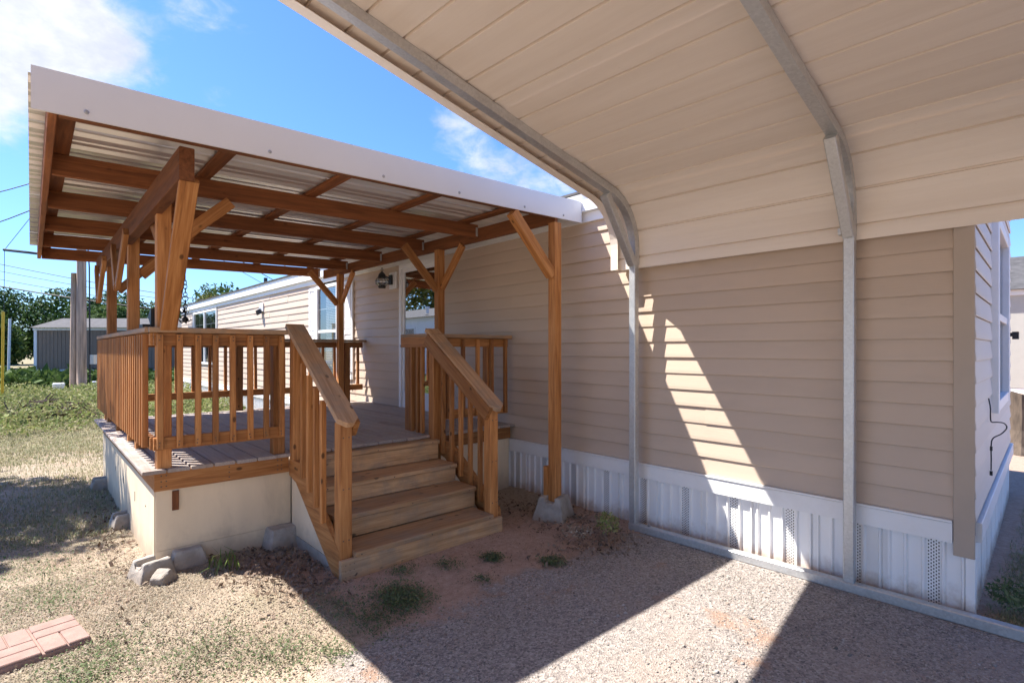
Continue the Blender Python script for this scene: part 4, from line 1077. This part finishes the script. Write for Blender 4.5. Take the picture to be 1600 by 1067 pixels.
def tree(x, y_, h, cr, mt, n, leaf, label, group=None, trunk_r=.22, low=.35):
    tr = thing('tree', (x, y_, 0), label, 'tree', group)
    mb = MB(); th = h * .55
    mb.tube([(x, y_, -.2), (x + .1, y_, th * .5), (x, y_ + .15, th)], [trunk_r, trunk_r * .75, trunk_r * .4], 8)
    cs, rs = [], []
    for k in range(9):
        q = k * 2.4 + random.uniform(-.4, .4); rr = cr * random.uniform(.35, .75); zz = h * random.uniform(low + .1, .82)
        c_ = (x + rr * math.cos(q), y_ + rr * math.sin(q), zz); cs.append(c_); rs.append(cr * random.uniform(.32, .52))
        mb.tube([(x, y_, th * random.uniform(.45, .95)), ((x + c_[0]) / 2, (y_ + c_[1]) / 2, zz * .8), c_], [trunk_r * .4, trunk_r * .25, .02], 5)
    cs.append((x, y_, h * .82)); rs.append(cr * .5)
    mb.build('trunk', 'bark', tr)
    V, Fq = leafcloud(cs, rs, n, leaf)
    V = V[:]; V[:, 2] = np.maximum(V[:, 2], .3)
    npmesh('crown', V, Fq, mt, tr)
    return tr
TL = [(-84, -18, 9.0, 4.2, 'tree_mid', 'round mid green tree at the far left edge'), (-80, -10, 8.3, 4.0, 'tree_dark', 'dark tree of the tree line above the white post'),
      (-74, -6.2, 8.6, 3.6, 'tree_dark', 'dark tree left of the utility pole in the tree line'), (-72, -1.6, 8.5, 3.9, 'tree_dark', 'broad dark tree right behind the utility pole'),
      (-68, 2.4, 8.2, 3.8, 'tree_dark', 'dark tree in the tree line seen past the far porch post'), (-66, 6.8, 7.6, 3.7, 'tree_mid', 'mid green tree in the tree line between the porch posts'),
      (-62, 11.2, 7.4, 3.7, 'tree_mid', 'mid green tree of the tree line left of the corner post'), (-60, 16, 7.2, 3.6, 'tree_dark', 'dark tree hidden mostly by the corner post'),
      (-58, -6.9, 5.4, 3.0, 'tree_mid', 'low feathery tree before the tree line left of the grey house'), (-55, 1.0, 5.6, 2.8, 'tree_mid', 'lower bright tree over the roof of the grey house'),
      (-52, 5.8, 5.2, 2.8, 'tree_mid', 'lower bright tree over the right part of the grey roof'), (-58, -11, 6.0, 3.4, 'tree_dark', 'dark bushy tree at the left edge of the yard')]
for x, y_, h, cr, mt, lb in TL: tree(x, y_, h * .86, cr, mt, 7500, .20, lb, 'trees of the far tree line', low=.12)
tree(-46.5, 6.6, 6.4, 2.9, 'tree_mid', 6000, .17, 'reddish green tree rising behind the far end of the roof', low=.3)
tree(-41.5, 5.2, 5.7, 1.6, 'tree_yellow', 2200, .15, 'small yellowish tree just left of the sunlit far wall', low=.3)
tree(-29.0, -15.5, 8.2, 3.6, 'tree_yellow', 9000, .15, 'yellowing tree across the yard mirrored in the storm door')
tree(-9.4, -7.7, 7.0, 2.5, 'tree_mid', 9000, .13, 'yard tree throwing a dappled shadow on the dry lawn', trunk_r=.18, low=.45)
tree(4.5, 26, 8, 3.5, 'tree_dark', 3000, .3, 'dark tree behind the cream neighbouring house')

# cut stump by the end wall
sp_ = thing('tree_stump', (-.68, 7.1, 0), 'rough bark tree stump behind the end wall of the home', 'tree stump')
mb = MB(); n = 16; vs = []; fs = []
lv = [(-.1, .42), (.08, .33), (.3, .27), (.6, .25), (.84, .26)]
for zi, (z_, r_) in enumerate(lv):
    for k in range(n):
        q = 2 * math.pi * k / n; rr = r_ * (1 + .09 * math.sin(3 * q + zi * .2) + .05 * math.sin(7 * q))
        vs.append((-.66 + rr * math.cos(q), 7.1 + rr * math.sin(q), z_ + (.05 * math.sin(q * 2) if zi == 4 else 0)))
for zi in range(len(lv) - 1):
    for k in range(n): fs.append((zi * n + k, zi * n + (k + 1) % n, (zi + 1) * n + (k + 1) % n, (zi + 1) * n + k))
mb.add(vs, fs); mb.build('trunk', 'bark', sp_)
mb = MB(); mb.add(vs[-n:], [tuple(range(n))]); mb.build('cut_face', 'polewood', sp_)
# small floodlight on the neighbour's side
mb = MB(); c = endpt(HD - .05, .03, 1.66); mb.box((c.x, c.y - .05, c.z - .05), (c.x + .05, c.y + .03, c.z + .03)); mb.box((c.x - .02, c.y - .03, c.z - .02), (c.x, c.y + .03, c.z + .02))
mb.build('wall_lamp', 'black', None, label='small dark lamp at the far edge of the bright end wall', cat='wall lamp')

# ================================================================== loose ground cover
def keep_out(x, y_):
    """true where no ground cover can grow"""
    d = (x < DX - .02) & (x > DXF) & (y_ > DYL) ; s2 = (x > -4.4) & (x < -3.36) & (y_ > YL - .04) & (y_ < YR + .06)
    hs = (y_ > -.03) & (x < XE + .02) & (y_ < HD); rl = (y_ > -.20 + (x + 2.68) * .0297) & (y_ < -.11 + (x + 2.68) * .0297) & (x > -2.7)
    pl = (np.abs((x + 3.72) * .16 + (y_ + 3.95) * -.987) < .0) 
    lx = (x + 3.72) * math.cos(math.atan2(-.30, .05)) + (y_ + 3.95) * math.sin(math.atan2(-.30, .05)); ly = -(x + 3.72) * math.sin(math.atan2(-.30, .05)) + (y_ + 3.95) * math.cos(math.atan2(-.30, .05))
    pv_ = (lx > -.17) & (lx < .44) & (np.abs(ly) < .2)
    return d | s2 | hs | rl | pv_
def scatter(n, x0, x1, y0, y1, dens):
    x = RNG.uniform(x0, x1, n); y_ = RNG.uniform(y0, y1, n)
    k = (RNG.random(n) < dens(x, y_)) & ~keep_out(x, y_)
    return x[k], y_[k]
def blades(name, x, y_, hmin, hmax, wd, mt, label, lean=.8, kind='stuff', parent=None, **kw):
    n = len(x); z = gh(x, y_) - .004; h = RNG.uniform(hmin, hmax, n); a = RNG.uniform(0, 2 * math.pi, n); ln = RNG.uniform(.2, 1, n) * lean
    dx, dy = np.cos(a), np.sin(a); px, py = -dy, dx; b_ = np.stack([x, y_, z], 1)
    pd = np.stack([px, py, np.zeros(n)], 1) * wd; dd = np.stack([dx, dy, np.zeros(n)], 1)
    mid = b_ + dd * (h * ln * .35)[:, None] + np.stack([np.zeros(n)] * 2 + [h * .62], 1); tip = b_ + dd * (h * ln)[:, None] + np.stack([np.zeros(n)] * 2 + [h * (1.05 - .5 * np.minimum(ln, 1.2))], 1)
    V = np.stack([b_ - pd, b_ + pd, mid + pd * .8, mid - pd * .8, tip], 1).reshape(-1, 3); o = np.arange(n)[:, None] * 5
    tri = np.concatenate([o + [0, 1, 2], o + [0, 2, 3], o + [3, 2, 4]], 0)
    return npmesh(name, V, tri, mt, parent, label=label, kind=kind, **kw)
def chips(name, x, y_, smin, smax, mt, label, lift=.01, tilt=.5, **kw):
    n = len(x); s_ = RNG.uniform(smin, smax, n); a = RNG.uniform(0, 2 * math.pi, n); z = gh(x, y_) + RNG.uniform(.002, lift, n)
    u = np.stack([np.cos(a), np.sin(a), RNG.normal(0, tilt, n)], 1); v_ = np.stack([-np.sin(a), np.cos(a), RNG.normal(0, tilt, n)], 1)
    P = np.stack([x, y_, z], 1); su = s_[:, None]; asp = RNG.uniform(.35, .7, n)[:, None]
    V = np.stack([P - u * su, P + v_ * su * asp, P + u * su, P - v_ * su * asp], 1).reshape(-1, 3)
    V[:, 2] = np.maximum(V[:, 2], gh(V[:, 0], V[:, 1]) + .001)
    return npmesh(name, V, np.arange(4 * n).reshape(n, 4), mt, None, label=label, kind='stuff', **kw)
OCT = np.array([[1, 0, 0], [-1, 0, 0], [0, 1, 0], [0, -1, 0], [0, 0, 1], [0, 0, -1]], float)
OF = np.array([[0, 2, 4], [2, 1, 4], [1, 3, 4], [3, 0, 4], [2, 0, 5], [1, 2, 5], [3, 1, 5], [0, 3, 5]])
def stones(name, x, y_, smin, smax, mt, label, **kw):
    n = len(x); s_ = smin + (smax - smin) * RNG.random(n) ** 2.2; a = RNG.uniform(0, 2 * math.pi, n)
    L = OCT[None] * (1 + .35 * RNG.normal(size=(n, 6, 1)) * .7) * s_[:, None, None] * np.stack([np.ones(n), RNG.uniform(.6, 1, n), RNG.uniform(.45, .8, n)], 1)[:, None, :]
    c_, sn = np.cos(a)[:, None], np.sin(a)[:, None]
    X_ = L[..., 0] * c_ - L[..., 1] * sn; Y_ = L[..., 0] * sn + L[..., 1] * c_; tl = RNG.normal(0, .35, (n, 1)); Z_ = L[..., 2] + X_ * tl
    V = np.stack([X_ + x[:, None], Y_ + y_[:, None], Z_ + (gh(x, y_) + s_ * .18)[:, None]], -1).reshape(-1, 3)
    return npmesh(name, V, (OF[None] + (np.arange(n) * 6)[:, None, None]).reshape(-1, 3), mt, None, label=label, kind='stuff', **kw)
edge = lambda x, y_: x + (fbm(x * 2, y_ * 2) - .5) * .5
x, y_ = scatter(150000, -2.8, 1.2, -4.0, -.03, lambda x, y_: ss(edge(x, y_), -2.62, -2.3) * (.2 + .8 * ss(fbm(x * 1.7 + 9, y_ * 1.7), .38, .62)) * np.where(y_ < -2.8, .6, 1) * .55)
stones('gravel', x, y_, .0022, .0085, 'stone', 'loose grey and pink gravel of the drive under the carport')
x, y_ = scatter(1500, -2.5, 1.0, -4.0, -.15, lambda x, y_: .5 * ss(fbm(x * 2 + 3, y_ * 2), .3, .6))
stones('gravel', x, y_, .006, .017, 'stone', 'coarser stones lying loose on the gravel drive')
x, y_ = scatter(16000, -4.0, -2.3, -3.4, -.25, lambda x, y_: .5 * (1 - ss(edge(x, y_), -2.5, -2.2)))
stones('dirt_crumbs', x, y_, .002, .008, 'clod', 'reddish dirt crumbs in front of the steps')
lit0 = lambda x, y_: np.exp(-(((x + 3.92) / .5) ** 2 + ((y_ + 2.68) / .26) ** 2))
lawnmask = lambda x, y_: (1 - .95 * ss(lit0(x, y_), .25, .6)) * (1 - ss(edge(x, y_), -3.1, -2.55) * ss(-y_, -9, -2.3)) * np.where((x > -4.4) & (y_ > -2.6), 0, 1)
mound = lambda x, y_: 1 - .85 * np.exp(-(((x + 3.45) / .5) ** 2 + ((y_ + 3.0) / .28) ** 2))
x, y_ = scatter(105000, -6.0, -2.3, -4.6, -2.55, lambda x, y_: lawnmask(x, y_) * mound(x, y_) * (.25 + .75 * ss(fbm(x * 3, y_ * 3), .35, .62)))
blades('dry_grass', x, y_, .006, .026, .0012, 'dry', 'short dry tan grass in front of the deck', lean=1.3)
x, y_ = scatter(80000, -4.7, -2.2, -4.4, -2.6, lambda x, y_: lawnmask(x, y_) * mound(x, y_) * .8)
chips('thatch', x, y_, .002, .008, 'dry', 'trampled straw and thatch of the dry lawn', .012, .35)
x, y_ = scatter(160000, -17, -5.6, -4.75, -.2, lambda x, y_: (.3 + .7 * ss(fbm(x * 1.1, y_ * 1.1), .3, .6)))
blades('lawn_grass', x, y_, .015, .06, .003, 'lawn', 'pale lawn grass along the left side of the deck', lean=1.2)
x, y_ = scatter(60000, -26, -9.5, -6.0, 6.0, lambda x, y_: .6 + 0 * x)
blades('lawn_grass', x, y_, .02, .08, .006, 'lawn', 'pale grass of the yard beyond the deck', lean=1.2)
# green patches of spurge
PATCH = [(-2.88, -2.30, .20, 2600), (-3.0, -1.46, .09, 600), (-2.63, -1.2, .10, 700), (-3.1, -1.8, .12, 260), (-2.75, -2.55, .22, 700), (-3.2, -2.1, .12, 260), (-3.05, -2.62, .25, 500), (-2.75, -1.75, .08, 120),
         (-3.0, -3.35, .35, 900), (-2.75, -3.05, .25, 600), (-3.35, -3.75, .3, 900), (-4.3, -3.9, .35, 700), (-4.9, -4.0, .5, 900), (-3.15, -3.85, .22, 500), (-5.8, -4.1, .6, 1000), (-2.6, -2.85, .12, 200)]
xs_, ys_ = [], []
for px, py, r_, n in PATCH:
    n = int(n * 1.5); xs_.append(px + RNG.normal(0, r_ * .5, n)); ys_.append(py + RNG.normal(0, r_ * .42, n))
x = np.concatenate(xs_); y_ = np.concatenate(ys_); k = ~keep_out(x, y_)
chips('ground_weeds', x[k], y_[k], .003, .009, 'spurge', 'low grey green weeds creeping over dirt and dry lawn', .035, .5)
# dead leaves by the deck and along the skirting
lit = lambda x, y_: np.clip(1.6 * np.exp(-(((x + 3.92) / .46) ** 2 + ((y_ + 2.70) / .27) ** 2)) + np.exp(-(((x + 3.5) / .25) ** 2 + ((y_ + 2.6) / .12) ** 2)) + 0.6 * np.exp(-(((x + 3.2) / .75) ** 2 + ((y_ + .45) / .28) ** 2)) + .6 * np.exp(-(((x + 2.65) / .2) ** 2 + ((y_ + .8) / .35) ** 2)) + .5 * np.exp(-(((x + 5.6) / 1.3) ** 2 + ((y_ + 3.52) / .12) ** 2)), 0, 1)
x, y_ = scatter(46000, -7.2, -2.3, -3.8, -.05, lit)
chips('leaf_litter', x, y_, .006, .021, 'litter', 'brown dead leaves piled along the deck and the skirting', .03, .55)
x, y_ = scatter(2600, -3.6, -2.2, -2.6, -.3, lambda x, y_: .3 + 0 * x)
chips('leaf_litter', x, y_, .004, .010, 'litter', 'scattered dead leaf bits on the dirt before the steps', .01, .3)
# tall weeds beyond the lawn
wm = lambda x, y_: ss(-x, 12.0, 13.2) * ss(-x - 23.5, .0, -2.0) * (.5 + .5 * ss(fbm(x, y_), .35, .6))
n = 70000; x = RNG.uniform(-24, -12.0, n); y_ = RNG.uniform(-9, -.4, n); k = RNG.random(n) < wm(x, y_); x, y_ = x[k], y_[k]
hgt = .12 + .55 * fbm(x * .9 + 3, y_ * .9) * ss(-x, 12.0, 14.5); z = RNG.random(len(x)) ** .6 * hgt
P = np.stack([x, y_, z], 1); a = RNG.normal(size=(len(x), 3)); a /= np.linalg.norm(a, axis=1, keepdims=True); c_ = np.cross(a, RNG.normal(size=(len(x), 3))); c_ /= np.linalg.norm(c_, axis=1, keepdims=True)
sz = RNG.uniform(.018, .05, len(x))[:, None]
V = np.stack([P - a * sz, P + c_ * sz * .5, P + a * sz, P - c_ * sz * .5], 1).reshape(-1, 3)
npmesh('weeds', V, np.arange(len(V)).reshape(-1, 4), 'weed', None, label='bright bank of tall weeds before the utility poles', kind='stuff')
n = 9000; x = RNG.uniform(-37, -27, n); y_ = RNG.uniform(-10, 3, n); z = RNG.random(n) * .8 * fbm(x * .8, y_ * .8)
P = np.stack([x, y_, z], 1); a = RNG.normal(size=(n, 3)) * .14; c_ = RNG.normal(size=(n, 3)) * .07
npmesh('weeds', np.stack([P - a, P + c_, P + a, P - c_], 1).reshape(-1, 3), np.arange(4 * n).reshape(-1, 4), 'tree_mid', None, label='dark green weeds along the foot of the grey house', kind='stuff')
# brush pile
bp = thing('brush_pile', (-15.6, -3.75, 0), 'pile of dead brown brush at the edge of the weeds', 'brush pile')
mb = MB()
for k in range(150):
    q = random.uniform(0, 6.28); r_ = abs(random.gauss(0, .55)); c_ = Vector((-15.6 + r_ * math.cos(q) * .7, -3.75 + r_ * math.sin(q), random.uniform(.0, .38) * max(.15, 1 - r_)))
    d = Vector((random.gauss(0, 1), random.gauss(0, 1), random.gauss(0, .5))).normalized() * random.uniform(.12, .42)
    mb.tube([c_ - d, c_ + Vector((0, 0, .03)), c_ + d], [.012, .016, .006], 4)
mb.build('twigs', 'brush', bp, kind='stuff')
V, Fq = leafcloud([(-15.6, -3.55, .12), (-15.5, -4.0, .08), (-15.7, -3.2, .2)], [.36, .4, .25], 900, .06, .6); V[:, 2] = np.maximum(V[:, 2], 0)
npmesh('dead_leaves', V, Fq, 'litter', bp, kind='stuff')
# single plants
def tuft(x, y_, n, h, mt, label, sp=.04, lean=1.0, wd=.003, name='weed_plant', cat='weed'):
    xx = x + RNG.normal(0, sp, n); yy = y_ + RNG.normal(0, sp, n)
    o = blades(name, xx, yy, h * .4, h, wd, mt, label, lean, kind=None); o['category'] = cat
    return o
tuft(-4.02, -3.02, 14, .24, 'green', 'bright green grass tuft in the leaves below the cream skirting', .05, 1.2, .004, 'grass_tuft', 'grass tuft')
tuft(-4.16, -2.99, 9, .20, 'green', 'thin green grass tuft right beside the corner concrete block', .03, 1.3, .004, 'grass_tuft', 'grass tuft')
def plant(x, y_, r_, h, n, leaf, mt, label):
    V, Fq = leafcloud([(x, y_, h * .5 + float(gh(x, y_)))], [1.0], n, leaf); c_ = np.array([x, y_, h * .5]); V = c_ + (V - c_) * 1.0
    P = V.reshape(-1, 4, 3); cen = P.mean(1, keepdims=True); tgt = c_ + (cen - c_) * np.array([r_, r_, h * .5]); V = (P - cen + tgt).reshape(-1, 3); V[:, 2] = np.maximum(V[:, 2], gh(V[:, 0], V[:, 1]))
    r0 = thing('weed_plant', (x, y_, float(gh(x, y_))), label, 'weed')
    npmesh('leaves', V, Fq, mt, r0, kind='stuff')
plant(-2.66, -.50, .10, .17, 220, .018, 'weed', 'straggly yellow green weed by the end of the base rail')
plant(-2.80, -.72, .14, .06, 140, .014, 'dry', 'dry brown weed left of the straggly yellow green one')
plant(-.28, .22, .14, .16, 420, .018, 'spurge', 'low leafy weed at the corner of the white skirting')
# grass to the right of the home
x, y_ = scatter(60000, -.62, .5, -.10, 6.0, lambda x, y_: (.35 + .65 * ss(fbm(x * 2, y_ * 2), .3, .6)) * ss(x, -.45 - .0, -.3))
blades('lawn_grass', x, y_, .012, .05, .0022, 'lawn', 'patchy lawn strip along the end wall of the home', lean=1.2)
